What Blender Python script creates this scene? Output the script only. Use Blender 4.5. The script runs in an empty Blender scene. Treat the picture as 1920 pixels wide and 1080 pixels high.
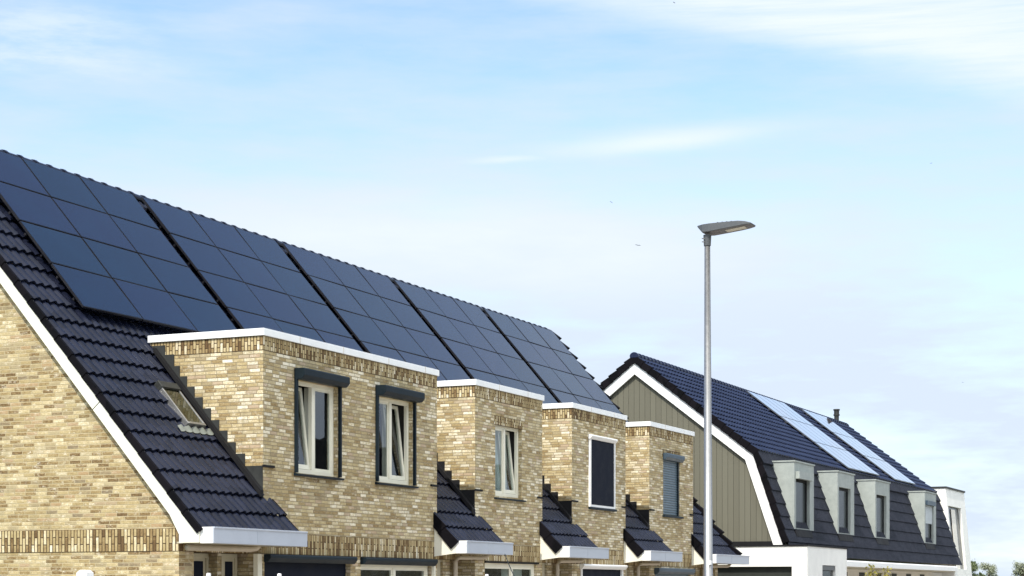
import bpy, bmesh, math, random
from mathutils import Vector, Matrix
random.seed(7)
R = math.radians
sc = bpy.context.scene
COL = sc.collection

# ------------------------------------------------------------------ helpers
def tag(o, label=None, cat=None, group=None, kind=None):
    if label: o['label'] = label
    if cat: o['category'] = cat
    if group: o['group'] = group
    if kind: o['kind'] = kind
    return o

BASE = {}
def empty(name, loc):
    o = bpy.data.objects.new(name, None); COL.objects.link(o)
    o.location = loc; o.empty_display_size = .3
    BASE[o] = Vector(loc)
    return o

class MB:
    """collects faces in world metres; build() links them as one mesh object"""
    def __init__(s): s.v = []; s.f = []; s.mi = []; s.m = 0
    def quad(s, *pts):
        n = len(s.v); s.v += [tuple(p) for p in pts]; s.f.append(tuple(range(n, n+len(pts)))); s.mi.append(s.m)
    def box(s, x0, x1, y0, y1, z0, z1):
        n = len(s.v)
        s.v += [(x0,y0,z0),(x1,y0,z0),(x1,y1,z0),(x0,y1,z0),(x0,y0,z1),(x1,y0,z1),(x1,y1,z1),(x0,y1,z1)]
        for f in ((0,3,2,1),(4,5,6,7),(0,1,5,4),(1,2,6,5),(2,3,7,6),(3,0,4,7)):
            s.f.append(tuple(n+i for i in f)); s.mi.append(s.m)
        return s
    def prism_x(s, poly, x0, x1):
        """poly: list of (y, z)"""
        n = len(s.v); k = len(poly)
        s.v += [(x0,y,z) for y,z in poly] + [(x1,y,z) for y,z in poly]
        s.f.append(tuple(n+i for i in range(k))); s.f.append(tuple(n+k+i for i in reversed(range(k)))); s.mi += [s.m]*2
        for i in range(k):
            j = (i+1) % k
            s.f.append((n+i, n+k+i, n+k+j, n+j)); s.mi.append(s.m)
        return s
    def prism_y(s, poly, y0, y1):
        n = len(s.v); k = len(poly)
        s.v += [(x,y0,z) for x,z in poly] + [(x,y1,z) for x,z in poly]
        s.f.append(tuple(n+i for i in range(k))); s.f.append(tuple(n+k+i for i in reversed(range(k)))); s.mi += [s.m]*2
        for i in range(k):
            j = (i+1) % k
            s.f.append((n+i, n+k+i, n+k+j, n+j)); s.mi.append(s.m)
        return s
    def hexa(s, p):
        """8 points, bottom ring then top ring"""
        n = len(s.v); s.v += [tuple(q) for q in p]
        for f in ((0,3,2,1),(4,5,6,7),(0,1,5,4),(1,2,6,5),(2,3,7,6),(3,0,4,7)):
            s.f.append(tuple(n+i for i in f)); s.mi.append(s.m)
        return s
    def tube(s, path, rad, seg=10, cap=True):
        path = [Vector(p) for p in path]
        rads = rad if isinstance(rad, (list, tuple)) else [rad]*len(path)
        n = len(s.v); up = Vector((0,0,1))
        for i, p in enumerate(path):
            a = path[max(i-1,0)]; b = path[min(i+1,len(path)-1)]
            d = (b-a).normalized()
            ref = up if abs(d.z) < .9 else Vector((0,1,0))
            e1 = d.cross(ref).normalized(); e2 = e1.cross(d).normalized()
            for k in range(seg):
                t = 2*math.pi*k/seg
                s.v.append(tuple(p + (e1*math.cos(t)+e2*math.sin(t))*rads[i]))
        for i in range(len(path)-1):
            for k in range(seg):
                k2 = (k+1) % seg
                s.f.append((n+i*seg+k, n+i*seg+k2, n+(i+1)*seg+k2, n+(i+1)*seg+k)); s.mi.append(s.m)
        if cap:
            s.f.append(tuple(n+k for k in reversed(range(seg)))); s.mi.append(s.m)
            e = n+(len(path)-1)*seg
            s.f.append(tuple(e+k for k in range(seg))); s.mi.append(s.m)
        return s
    def build(s, name, mat, parent=None, smooth=False, bevel=0, norm=True):
        me = bpy.data.meshes.new(name)
        b = BASE.get(parent, Vector((0,0,0)))
        me.from_pydata([(x-b.x, y-b.y, z-b.z) for x,y,z in s.v], [], s.f)
        mats = mat if isinstance(mat, (list, tuple)) else [mat]
        for m in mats: me.materials.append(m)
        for p, i in zip(me.polygons, s.mi): p.material_index = i; p.use_smooth = smooth
        if norm:
            bm = bmesh.new(); bm.from_mesh(me)
            bmesh.ops.recalc_face_normals(bm, faces=bm.faces); bm.to_mesh(me); bm.free()
        me.update()
        o = bpy.data.objects.new(name, me); COL.objects.link(o)
        if parent is not None:
            o.parent = parent
        BASE[o] = b
        if bevel:
            md = o.modifiers.new('bevel', 'BEVEL'); md.width = bevel; md.segments = 2; md.limit_method = 'ANGLE'
        return o

# ------------------------------------------------------------------ materials
class NT:
    def __init__(s, name):
        s.mat = bpy.data.materials.new(name); s.mat.use_nodes = True
        s.nt = s.mat.node_tree; s.N = s.nt.nodes; s.L = s.nt.links
        s.b = s.N['Principled BSDF']; s.out = s.N['Material Output']
    def new(s, t, **kw):
        n = s.N.new(t)
        for k, v in kw.items(): setattr(n, k, v)
        return n
    def put(s, inp, v):
        if hasattr(v, 'is_output'): s.L.new(v, inp)
        else: inp.default_value = v
    def m(s, op, a, b=0, c=0):
        n = s.new('ShaderNodeMath', operation=op)
        s.put(n.inputs[0], a); s.put(n.inputs[1], b); s.put(n.inputs[2], c)
        return n.outputs[0]
    def mr(s, v, a, b, c=0, d=1, smooth=True):
        n = s.new('ShaderNodeMapRange'); n.interpolation_type = 'SMOOTHSTEP' if smooth else 'LINEAR'
        s.put(n.inputs['Value'], v)
        for k, q in zip(('From Min','From Max','To Min','To Max'), (a,b,c,d)): s.put(n.inputs[k], q)
        return n.outputs['Result']
    def noise(s, vec, scale, detail=3, rough=.55):
        n = s.new('ShaderNodeTexNoise'); n.inputs['Scale'].default_value = scale
        n.inputs['Detail'].default_value = detail; n.inputs['Roughness'].default_value = rough
        if vec is not None: s.L.new(vec, n.inputs['Vector'])
        return n.outputs['Fac']
    def ramp(s, fac, stops, const=False):
        n = s.new('ShaderNodeValToRGB'); s.put(n.inputs['Fac'], fac)
        cr = n.color_ramp
        if const: cr.interpolation = 'CONSTANT'
        while len(cr.elements) < len(stops): cr.elements.new(.5)
        for e, (p, c) in zip(cr.elements, stops): e.position = p; e.color = (*c, 1)
        return n.outputs['Color']
    def mix(s, f, a, b, mode='MIX'):
        n = s.new('ShaderNodeMix', data_type='RGBA', blend_type=mode)
        s.put(n.inputs[0], f)
        for i, v in ((6,a),(7,b)):
            if hasattr(v, 'is_output'): s.L.new(v, n.inputs[i])
            else: n.inputs[i].default_value = (*v, 1)
        return n.outputs[2]
    def pos(s): return s.new('ShaderNodeNewGeometry').outputs['Position']
    def bump(s, h, dist=.01, strength=.6):
        n = s.new('ShaderNodeBump'); n.inputs['Strength'].default_value = strength; n.inputs['Distance'].default_value = dist
        s.L.new(h, n.inputs['Height']); s.L.new(n.outputs['Normal'], s.b.inputs['Normal'])
    def set(s, **kw):
        for k, v in kw.items():
            i = s.b.inputs[k.replace('_', ' ')]
            if isinstance(v, tuple) and len(v) == 3: v = (*v, 1)
            s.put(i, v)
        return s

def wall_uv(t):
    g = t.new('ShaderNodeNewGeometry')
    sx = t.new('ShaderNodeSeparateXYZ'); t.L.new(g.outputs['Position'], sx.inputs[0])
    sn = t.new('ShaderNodeSeparateXYZ'); t.L.new(g.outputs['True Normal'], sn.inputs[0])
    sel = t.m('GREATER_THAN', t.m('ABSOLUTE', sn.outputs[0]), .5)
    u = t.m('ADD', t.m('MULTIPLY', sx.outputs[0], t.m('SUBTRACT', 1, sel)), t.m('MULTIPLY', sx.outputs[1], sel))
    return u, sx.outputs[2], g.outputs['Position']

BRICK = [(0, (.118,.072,.032)), (.17, (.232,.157,.071)), (.36, (.338,.256,.125)), (.60, (.442,.352,.188)),
         (.80, (.58,.49,.31)), (.95, (.78,.72,.58))]

def brick_mat(name, w=.2225, h=.0625, dark=0., lift=.24, mortar=(.25,.205,.125)):
    t = NT(name); u, v, P = wall_uv(t)
    vr = t.m('DIVIDE', v, h); row = t.m('FLOOR', vr)
    wn = t.new('ShaderNodeTexWhiteNoise', noise_dimensions='1D'); t.L.new(row, wn.inputs['W'])
    ur = t.m('ADD', t.m('DIVIDE', u, w), wn.outputs['Value']); colm = t.m('FLOOR', ur)
    cv = t.new('ShaderNodeCombineXYZ'); t.L.new(colm, cv.inputs[0]); t.L.new(row, cv.inputs[1])
    w2 = t.new('ShaderNodeTexWhiteNoise', noise_dimensions='2D'); t.L.new(cv.outputs[0], w2.inputs['Vector'])
    fu = t.m('FRACT', ur); fv = t.m('FRACT', vr)
    du = t.m('MULTIPLY', t.m('MINIMUM', fu, t.m('SUBTRACT', 1, fu)), w)
    dv = t.m('MULTIPLY', t.m('MINIMUM', fv, t.m('SUBTRACT', 1, fv)), h)
    wob = t.m('MULTIPLY', t.m('SUBTRACT', t.noise(P, 60, 2), .5), .008)
    d = t.m('ADD', t.m('MINIMUM', du, dv), wob)
    brick = t.mr(d, .0042, .0085)
    sm = t.new('ShaderNodeMapping'); t.L.new(P, sm.inputs['Vector']); sm.inputs['Scale'].default_value = (1,1,2.2)
    blot = t.noise(sm.outputs[0], 16, 4, .65); fine = t.noise(P, 70, 3, .7); big = t.noise(P, .45, 3)
    f = t.m('ADD', t.m('MULTIPLY', w2.outputs['Value'], .74), t.m('MULTIPLY', t.m('SUBTRACT', blot, .5), .75))
    f = t.m('ADD', f, t.m('MULTIPLY', t.m('SUBTRACT', fine, .5), .95))
    f = t.m('ADD', f, t.m('ADD', lift, t.m('MULTIPLY', t.m('SUBTRACT', big, .5), .35)))
    c = t.ramp(f, BRICK)
    # some bricks fired redder, some greyer
    sep = t.new('ShaderNodeSeparateColor'); t.L.new(w2.outputs['Color'], sep.inputs[0])
    c = t.mix(t.mr(sep.outputs[0], .92, .95, 0, .7), c, (.28,.16,.07))
    c = t.mix(t.mr(sep.outputs[1], .72, .86, 0, .35), c, (.35,.31,.22))
    # lime bloom smeared over patches
    bl = t.mr(t.noise(sm.outputs[0], 5.5, 5, .7), .54, .68, 0, .75)
    c = t.mix(t.m('MULTIPLY', bl, t.mr(fine, .35, .6)), c, (.80,.74,.60))
    c = t.mix(brick, mortar, c)
    # rain streaks and dirt
    sm2 = t.new('ShaderNodeMapping'); t.L.new(P, sm2.inputs['Vector']); sm2.inputs['Scale'].default_value = (4.5,4.5,.35)
    st = t.mr(t.noise(sm2.outputs[0], 1.4, 4, .6), .52, .75, 0, .32)
    c = t.mix(st, c, (.20,.165,.095))
    c = t.mix(t.mr(t.noise(P, .9, 4, .6), .55, .8, 0, .30), c, (.27,.245,.13))
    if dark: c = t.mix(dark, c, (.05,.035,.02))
    t.set(Base_Color=c, Roughness=.9, Specular_IOR_Level=.25)
    t.bump(t.m('ADD', brick, t.m('MULTIPLY', fine, .5)), .006, .7)
    return t.mat

def soldier_mat(name, z0, H, w=.0625):
    t = NT(name); u, v, P = wall_uv(t)
    ur = t.m('DIVIDE', u, w); colm = t.m('FLOOR', ur); fu = t.m('FRACT', ur)
    par = t.m('FLOORED_MODULO', colm, 2)
    vv = t.m('DIVIDE', t.m('SUBTRACT', v, z0), H)
    sp = t.m('ADD', .34, t.m('MULTIPLY', par, .32))
    up = t.m('GREATER_THAN', vv, sp)
    dv = t.m('MINIMUM', t.m('ABSOLUTE', t.m('SUBTRACT', vv, sp)), t.m('MINIMUM', vv, t.m('SUBTRACT', 1, vv)))
    d = t.m('MINIMUM', t.m('MULTIPLY', dv, H), t.m('MULTIPLY', t.m('MINIMUM', fu, t.m('SUBTRACT', 1, fu)), w))
    d = t.m('ADD', d, t.m('MULTIPLY', t.m('SUBTRACT', t.noise(P, 60, 2), .5), .006))
    brick = t.mr(d, .005, .010)
    cv = t.new('ShaderNodeCombineXYZ'); t.L.new(colm, cv.inputs[0]); t.L.new(up, cv.inputs[1])
    w2 = t.new('ShaderNodeTexWhiteNoise', noise_dimensions='2D'); t.L.new(cv.outputs[0], w2.inputs['Vector'])
    fine = t.noise(P, 70, 3, .7); big = t.noise(P, .6, 2); blot = t.noise(P, 10, 3)
    f = t.m('ADD', t.m('MULTIPLY', w2.outputs['Value'], .85), t.m('MULTIPLY', t.m('SUBTRACT', fine, .5), .5))
    f = t.m('ADD', f, t.m('MULTIPLY', t.m('SUBTRACT', big, .5), .5))
    f = t.m('ADD', f, t.m('MULTIPLY', t.m('SUBTRACT', blot, .5), .5))
    c = t.ramp(f, BRICK)
    c = t.mix(brick, (.055,.034,.017), c)
    t.set(Base_Color=c, Roughness=.9, Specular_IOR_Level=.25)
    t.bump(brick, .006, .7)
    return t.mat

def paint(name, col, rough=.45, var=.06, spec=.5, metal=0., scale=3.):
    t = NT(name); P = t.pos()
    f = t.m('ADD', t.m('MULTIPLY', t.noise(P, scale, 4), .6), t.m('MULTIPLY', t.noise(P, scale*14, 3), .4))
    c = t.mix(t.mr(f, .3, .7), tuple(x*(1-var*1.5) for x in col), tuple(min(1,x*(1+var)) for x in col))
    t.set(Base_Color=c, Roughness=t.mr(f, .3, .7, rough*.85, min(1,rough*1.2)), Specular_IOR_Level=spec, Metallic=metal)
    return t.mat

def tile_mat(name, a, b, rough=.38, spec=.22):
    t = NT(name); P = t.pos()
    cell = t.new('ShaderNodeTexVoronoi'); cell.inputs['Scale'].default_value = 3.2; t.L.new(P, cell.inputs['Vector'])
    sep = t.new('ShaderNodeSeparateColor'); t.L.new(cell.outputs['Color'], sep.inputs[0])
    f = t.m('ADD', t.m('MULTIPLY', sep.outputs[0], .55), t.m('MULTIPLY', t.noise(P, 9, 4, .65), .6))
    c = t.mix(t.mr(f, .25, .85), a, b)
    lich = t.mr(t.noise(P, 26, 4, .7), .66, .76, 0, .12)
    c = t.mix(lich, c, (.06,.06,.06))
    t.set(Base_Color=c, Roughness=t.mr(t.noise(P, 14, 3), .3, .7, rough*.85, rough*1.25), Specular_IOR_Level=spec)
    return t.mat

def panel_mat(name, col, frame, busbar=False, rough=.12, spec=.5):
    t = NT(name)
    oi = t.new('ShaderNodeObjectInfo')
    P = t.pos()
    c = t.mix(oi.outputs['Random'], col, (col[0]*1.9, col[1]*.95, col[2]*1.1))
    c = t.mix(t.mr(t.noise(P, 1.3, 3), .45, .8, 0, .25), c, (col[0]*1.8, col[1]*1.7, col[2]*1.5))
    if busbar:
        tc = t.new('ShaderNodeTexCoord'); sx = t.new('ShaderNodeSeparateXYZ'); t.L.new(tc.outputs['Object'], sx.inputs[0])
    if spec > .5: t.set(Coat_Weight=1., Coat_Roughness=.04, Coat_IOR=1.7)
    t.set(Base_Color=c, Roughness=t.m('ADD', rough, t.m('MULTIPLY', t.noise(P, 6, 4), .08 if spec < .5 else .01)), Specular_IOR_Level=spec)
    return t.mat

def glass_mat(name, tint=(.82,.85,.84), ior=1.9):
    t = NT(name); t.N.remove(t.b)
    tr = t.new('ShaderNodeBsdfTransparent'); tr.inputs[0].default_value = (*tint, 1)
    gl = t.new('ShaderNodeBsdfGlossy'); gl.inputs['Roughness'].default_value = .015; gl.inputs[0].default_value = (.93,.96,1,1)
    fr = t.new('ShaderNodeFresnel'); fr.inputs['IOR'].default_value = ior
    nz = t.new('ShaderNodeBump'); nz.inputs['Distance'].default_value = .004; nz.inputs['Strength'].default_value = .25
    t.L.new(t.noise(t.pos(), 2.2, 1), nz.inputs['Height']); t.L.new(nz.outputs[0], gl.inputs['Normal'])
    bf = t.new('ShaderNodeNewGeometry').outputs['Backfacing']
    mx = t.new('ShaderNodeMixShader'); t.L.new(t.m('MULTIPLY', fr.outputs[0], t.m('SUBTRACT', 1, bf)), mx.inputs[0]); t.L.new(tr.outputs[0], mx.inputs[1]); t.L.new(gl.outputs[0], mx.inputs[2])
    t.L.new(mx.outputs[0], t.out.inputs['Surface'])
    return t.mat

def leaf_mat(name, a, b):
    t = NT(name); oi = t.noise(t.pos(), 1.2, 3)
    c = t.mix(t.mr(oi, .35, .65), a, b)
    t.set(Base_Color=c, Roughness=.6, Specular_IOR_Level=.3)
    return t.mat

def boards_mat(name):
    t = NT(name); u, v, P = wall_uv(t)
    ur = t.m('DIVIDE', u, .19); bid = t.m('FLOOR', ur); fu = t.m('FRACT', ur)
    w = t.new('ShaderNodeTexWhiteNoise', noise_dimensions='1D'); t.L.new(bid, w.inputs['W'])
    d = t.m('MINIMUM', fu, t.m('SUBTRACT', 1, fu)); gap = t.mr(d, .015, .04)
    mp = t.new('ShaderNodeMapping'); t.L.new(P, mp.inputs['Vector']); mp.inputs['Scale'].default_value = (14,14,.8)
    g = t.noise(mp.outputs[0], 3, 4)
    c = t.mix(t.m('ADD', t.m('MULTIPLY', w.outputs['Value'], .55), t.m('MULTIPLY', g, .4)), (.118,.113,.085), (.148,.143,.108))
    c = t.mix(gap, (.05,.047,.033), c)
    t.set(Base_Color=c, Roughness=.75, Specular_IOR_Level=.3)
    t.bump(gap, .012, .7)
    return t.mat

def zinc_mat(name):
    t = NT(name); P = t.pos()
    f = t.m('ADD', t.m('MULTIPLY', t.noise(P, 3.5, 5, .65), .65), t.m('MULTIPLY', t.noise(P, 40, 3), .35))
    c = t.mix(t.mr(f, .35, .65), (.29,.32,.30), (.36,.39,.365))
    t.set(Base_Color=c, Roughness=.6, Metallic=.15, Specular_IOR_Level=.4)
    return t.mat

def slat_mat(name, col, pitch=.055):
    t = NT(name); u, v, P = wall_uv(t)
    fv = t.m('FRACT', t.m('DIVIDE', v, pitch))
    h = t.m('SINE', t.m('MULTIPLY', fv, math.pi))
    c = t.mix(t.mr(fv, .0, .16), tuple(x*.25 for x in col), col)
    t.set(Base_Color=c, Roughness=.4)
    t.bump(h, .012, 1)
    return t.mat

M = {}
M['brick'] = brick_mat('yellow_brick')
M['brick_shaded'] = brick_mat('porch_brick_shaded', dark=.25)  # same brick, porch shade darkened into its colour
M['brick_gable'] = brick_mat('gable_brick', lift=.06, mortar=(.43,.36,.225))
M['band_low'] = soldier_mat('soldier_course_low', 2.24, .37)
M['band_top'] = soldier_mat('soldier_course_top', 5.75, .25)
M['lintel'] = soldier_mat('lintel_course', 5.24, .20)
M['white'] = paint('white_upvc', (.80,.80,.78), .35, .03)
M['cream'] = paint('cream_board', (.73,.715,.61), .45, .03)
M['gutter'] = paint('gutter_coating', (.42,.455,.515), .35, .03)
M['frame'] = paint('cream_frame', (.74,.71,.58), .4, .04)
M['cap'] = paint('aluminium_coping', (.80,.81,.80), .35, .04)
M['anth'] = paint('anthracite_coating', (.008,.015,.021), .45, .12, spec=.16)
M['anth2'] = paint('blue_grey_coating', (.045,.07,.095), .4, .08, spec=.35)
M['navy'] = paint('navy_fabric', (.008,.011,.020), .7, .12, spec=.12)
M['lead'] = paint('lead_sheet', (.020,.022,.020), .6, .25, scale=6)
M['leadpale'] = paint('weathered_lead', (.14,.15,.125), .6, .2, scale=8)
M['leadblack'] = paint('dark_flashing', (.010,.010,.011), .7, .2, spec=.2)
M['tile'] = tile_mat('glazed_black_tile', (.0045,.006,.014), (.010,.0125,.026), .25)
M['tile_side'] = tile_mat('verge_tile', (.003,.003,.004), (.007,.006,.008), .65, .06)
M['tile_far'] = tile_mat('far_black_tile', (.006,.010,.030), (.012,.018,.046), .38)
M['tile_flat'] = tile_mat('flat_black_tile', (.007,.009,.016), (.014,.016,.025), .55)
M['panel'] = panel_mat('black_solar_glass', (.0035,.0145,.038), None, rough=.12, spec=.17)
M['panel_far'] = panel_mat('solar_glass', (.06,.065,.085), None, rough=.05, spec=.85)
M['pframe'] = paint('panel_frame', (.006,.006,.009), .4, .1)
M['pframe_far'] = paint('silver_frame', (.10,.11,.13), .35, .1, metal=.4)
M['cable'] = paint('red_brown_conduit', (.05,.012,.008), .6, .2, spec=.1)
M['glass'] = glass_mat('window_glass', ior=1.9)
M['farglass'] = paint('far_window_glass', (.012,.016,.017), .18, .1, spec=.16)
M['skyglass'] = glass_mat('skylight_glass', (.6,.6,.5), 1.6)
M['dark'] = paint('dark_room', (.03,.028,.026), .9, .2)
M['curtain'] = paint('pale_curtain', (.55,.52,.45), .9, .1)
M['net'] = paint('net_fabric', (.72,.78,.76), .9, .04)
M['pipe'] = paint('beige_pipe', (.42,.36,.27), .45, .08)
M['alu'] = paint('brushed_aluminium', (.27,.27,.265), .34, .06, metal=.7, scale=1.5)
M['lampgrey'] = paint('lamp_grey', (.075,.08,.085), .45, .06, scale=20)
M['lampdark'] = paint('lamp_underside', (.045,.04,.045), .5, .1, scale=20)
M['lens'] = paint('lamp_lens', (.36,.33,.25), .3, .1, scale=60)
M['boards'] = boards_mat('olive_boards')
M['zinc'] = zinc_mat('zinc_cladding')
M['stucco'] = paint('white_stucco', (.78,.78,.74), .85, .05, scale=2)
M['stucco2'] = paint('warm_stucco', (.72,.69,.62), .85, .05, scale=2)
M['beige'] = paint('beige_panel', (.42,.38,.27), .6, .08)
M['slat'] = paint('shutter_slats', (.075,.115,.145), .4, .06)
M['blind'] = slat_mat('pale_blind', (.5,.55,.57), .05)
M['wood'] = paint('dark_wood', (.018,.022,.018), .7, .3, scale=8)
M['bark'] = paint('bark', (.09,.065,.045), .9, .2)
M['bird'] = paint('bird_feathers', (.06,.06,.065), .7, .2)

# ------------------------------------------------------------------ camera, light, sky
CAM = Vector((-24.906, -16.862, 1.65)); AZ = R(24.5053)
cam = bpy.data.cameras.new('camera'); co = bpy.data.objects.new('camera', cam); COL.objects.link(co)
co.location = CAM; co.rotation_euler = (R(90), 0, AZ - R(90))
cam.sensor_width = 36; cam.lens = 3406.28/1920*36; cam.shift_y = (1102.82-540)/1920
cam.clip_start = .1; cam.clip_end = 20000
sc.camera = co

SUN_EL, SUN_DELTA = R(52), R(1.5)
sd = Vector((-math.cos(SUN_EL)*math.cos(SUN_DELTA), -math.cos(SUN_EL)*math.sin(SUN_DELTA), math.sin(SUN_EL)))
sl = bpy.data.lights.new('sun', 'SUN'); sl.energy = 2.6; sl.angle = R(.5); sl.color = (1, .94, .84)
so = bpy.data.objects.new('sun', sl); COL.objects.link(so); so.location = (-60, -5, 60)
so.rotation_euler = sd.to_track_quat('Z', 'Y').to_euler()

W = bpy.data.worlds.new('World'); sc.world = W; W.use_nodes = True
t = NT.__new__(NT); t.nt = W.node_tree; t.N = t.nt.nodes; t.L = t.nt.links
bg = t.N['Background']
sky = t.new('ShaderNodeTexSky', sky_type='NISHITA'); sky.sun_disc = False
sky.sun_elevation = SUN_EL; sky.sun_rotation = math.atan2(sd.x, sd.y); sky.air_density = 1.0; sky.dust_density = .6; sky.ozone_density = 2.6
SKYK = .13
tc = t.new('ShaderNodeTexCoord'); D = tc.outputs['Generated']
sx = t.new('ShaderNodeSeparateXYZ'); t.L.new(D, sx.inputs[0])
dx, dy, dz = sx.outputs
hyp = t.m('SQRT', t.m('ADD', t.m('MULTIPLY', dx, dx), t.m('MULTIPLY', dy, dy)))
T = t.m('DIVIDE', dz, t.m('MAXIMUM', hyp, .02)); A = t.m('ARCTAN2', dy, dx)
cvec = t.new('ShaderNodeCombineXYZ'); t.L.new(A, cvec.inputs[0]); t.L.new(t.m('MULTIPLY', T, 4.5), cvec.inputs[1])
cv = cvec.outputs[0]
n1 = t.noise(cv, 5, 6, .6); n2 = t.noise(cv, 17, 6, .65)
warp = t.m('ADD', t.m('MULTIPLY', t.m('SUBTRACT', n1, .5), .06), t.m('MULTIPLY', t.m('SUBTRACT', n2, .5), .03))
# long cirrus bank: its lower edge is a slanting line across the sky
s1 = t.m('ADD', t.m('SUBTRACT', T, t.m('ADD', .2623, t.m('MULTIPLY', t.m('SUBTRACT', A, .153), .2346))), t.m('MULTIPLY', warp, .35))
edge = t.mr(s1, -.012, .020); deep = t.mr(s1, .02, .10)
bank = t.m('MULTIPLY', edge, t.m('SUBTRACT', 1, t.m('MULTIPLY', deep, t.mr(n1, .30, .62, .75, .2))))
fib = t.new('ShaderNodeMapping'); t.L.new(cv, fib.inputs['Vector']); fib.inputs['Rotation'].default_value = (0,0,.8); fib.inputs['Scale'].default_value = (1,4.5,1)
n4 = t.noise(fib.outputs[0], 9, 6, .65)
bank = t.m('MULTIPLY', t.m('MULTIPLY', bank, t.mr(A, .50, .40)), t.mr(n4, .28, .62, .62, .92))
# small lens cloud and the puffs at the other side
def blob(a0, t0, ra, rt, slope=0.):
    a = t.m('SUBTRACT', A, a0)
    y = t.m('SUBTRACT', t.m('SUBTRACT', T, t0), t.m('MULTIPLY', a, slope))
    q = t.m('ADD', t.m('POWER', t.m('DIVIDE', t.m('ABSOLUTE', a), ra), 2), t.m('POWER', t.m('DIVIDE', t.m('ABSOLUTE', t.m('ADD', y, t.m('MULTIPLY', warp, .12))), rt), 2))
    return t.m('EXPONENT', t.m('MULTIPLY', q, -1))
lens = t.m('MULTIPLY', blob(.3457, .2455, .055, .0055, -.075), .75)
wisp = t.m('MULTIPLY', blob(.43, .2365, .02, .002, -.05), .5)
puff = t.m('MULTIPLY', t.m('ADD', blob(.68, .302, .06, .011), blob(.69, .283, .07, .010)), t.mr(n2, .35, .65, .1, .5))
veil = t.m('MULTIPLY', t.mr(n1, .35, .75), t.mr(T, .34, .16, .25, .55))
veil2 = t.m('MULTIPLY', blob(.49, .18, .16, .035), .5)
low = t.m('MULTIPLY', t.mr(T, .33, .03), .5)
fac = t.m('ADD', t.m('ADD', t.m('MAXIMUM', bank, t.m('MAXIMUM', lens, t.m('MAXIMUM', puff, wisp))), t.m('MULTIPLY', veil, .5)), t.m('ADD', low, veil2))
base = t.m('MINIMUM', fac, 1)
# mask for the unseen sky, where cirrus is added to light the facade
up = t.mr(T, .40, .7)
fac2 = t.m('ADD', t.m('MULTIPLY', base, t.m('SUBTRACT', 1, up)), t.m('MULTIPLY', up, t.mr(n1, .3, .7, .45, .8)))
HAZE = (2.98, 3.42, 4.04); WHITE = (3.75, 4.05, 4.3)
streak = t.m('MINIMUM', t.m('MAXIMUM', bank, t.m('MAXIMUM', lens, t.m('MAXIMUM', puff, wisp))), 1)
n3 = t.noise(cv, 9, 5, .6)
mott = t.m('ADD', t.m('MULTIPLY', t.m('SUBTRACT', n1, .5), 1.2), t.m('MULTIPLY', t.m('SUBTRACT', n3, .5), 1.1))
haze = t.m('MAXIMUM', t.m('MINIMUM', t.m('ADD', t.m('ADD', mott, veil2), t.mr(T, .37, .10, .12, .92)), 1), 0)
glow = t.m('MULTIPLY', blob(.47, .185, .20, .03), t.mr(n1, .3, .7, .4, .9))
streak = t.m('MAXIMUM', streak, glow)
inview = t.mix(streak, t.mix(haze, sky.outputs[0], HAZE), WHITE)
# unseen cirrus added above the view, brighter on the facade's side as fill light
side = t.mr(t.m('ADD', dx, t.m('MULTIPLY', dy, .9)), .40, -.35)
colr = t.mix(up, inview, t.mix(t.m('ADD', t.m('MULTIPLY', side, t.mr(n1, .3, .7, .55, .85)), .06), sky.outputs[0], (11.5, 11.8, 11.9)))
t.L.new(colr, bg.inputs['Color']); bg.inputs['Strength'].default_value = SKYK
sc.view_settings.view_transform = 'Standard'; sc.view_settings.look = 'None'
sc.view_settings.exposure = 0.95; sc.view_settings.gamma = 1
sc.cycles.max_bounces = 8; sc.cycles.transparent_max_bounces = 12

# ------------------------------------------------------------------ ground
mb = MB(); mb.quad((-900,-900,0),(2500,-900,0),(2500,1500,0),(-900,1500,0))
tg = NT('lawn_ground'); P = tg.pos()
tg.set(Base_Color=tg.mix(tg.mr(tg.noise(P, .4, 5), .4, .6), (.05,.075,.025), (.10,.12,.05)), Roughness=.95)
tag(mb.build('ground', tg.mat), kind='structure')
tp = NT('paver'); u_ = tp.new('ShaderNodeTexBrick'); u_.inputs['Scale'].default_value = 4
u_.inputs['Color1'].default_value = (.36,.32,.28,1); u_.inputs['Color2'].default_value = (.44,.39,.34,1); u_.inputs['Mortar'].default_value = (.12,.11,.1,1)
tp.L.new(tp.pos(), u_.inputs['Vector']); tp.set(Base_Color=u_.outputs['Color'], Roughness=.85)
ts = NT('concrete_slab'); P = ts.pos(); ts.set(Base_Color=ts.mix(ts.mr(ts.noise(P, 1.5, 5), .4, .6), (.40,.39,.36), (.48,.47,.44)), Roughness=.9)
mb = MB(); mb.quad((-80,-13.5,.004),(160,-13.5,.004),(160,-8.9,.004),(-80,-8.9,.004))
tag(mb.build('road', tp.mat), kind='structure')
mb = MB(); mb.box(-80,160,-8.9,-8.78,-.1,.12); mb.box(-80,160,-8.78,-6.5,-.1,.115)
mb.box(-80,160,-13.62,-13.5,-.1,.12); mb.box(-80,160,-18.5,-13.62,-.1,.115)
tag(mb.build('pavement', ts.mat), kind='structure')
mb = MB()
for x0, x1 in ((-30.,10.1),(10.3,15.5),(15.7,20.9),(21.1,60.)): mb.quad((x0,-6.5,.008),(x1,-6.5,.008),(x1,-.01,.008),(x0,-.01,.008))
tag(mb.build('driveway', tp.mat), kind='structure')

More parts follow.
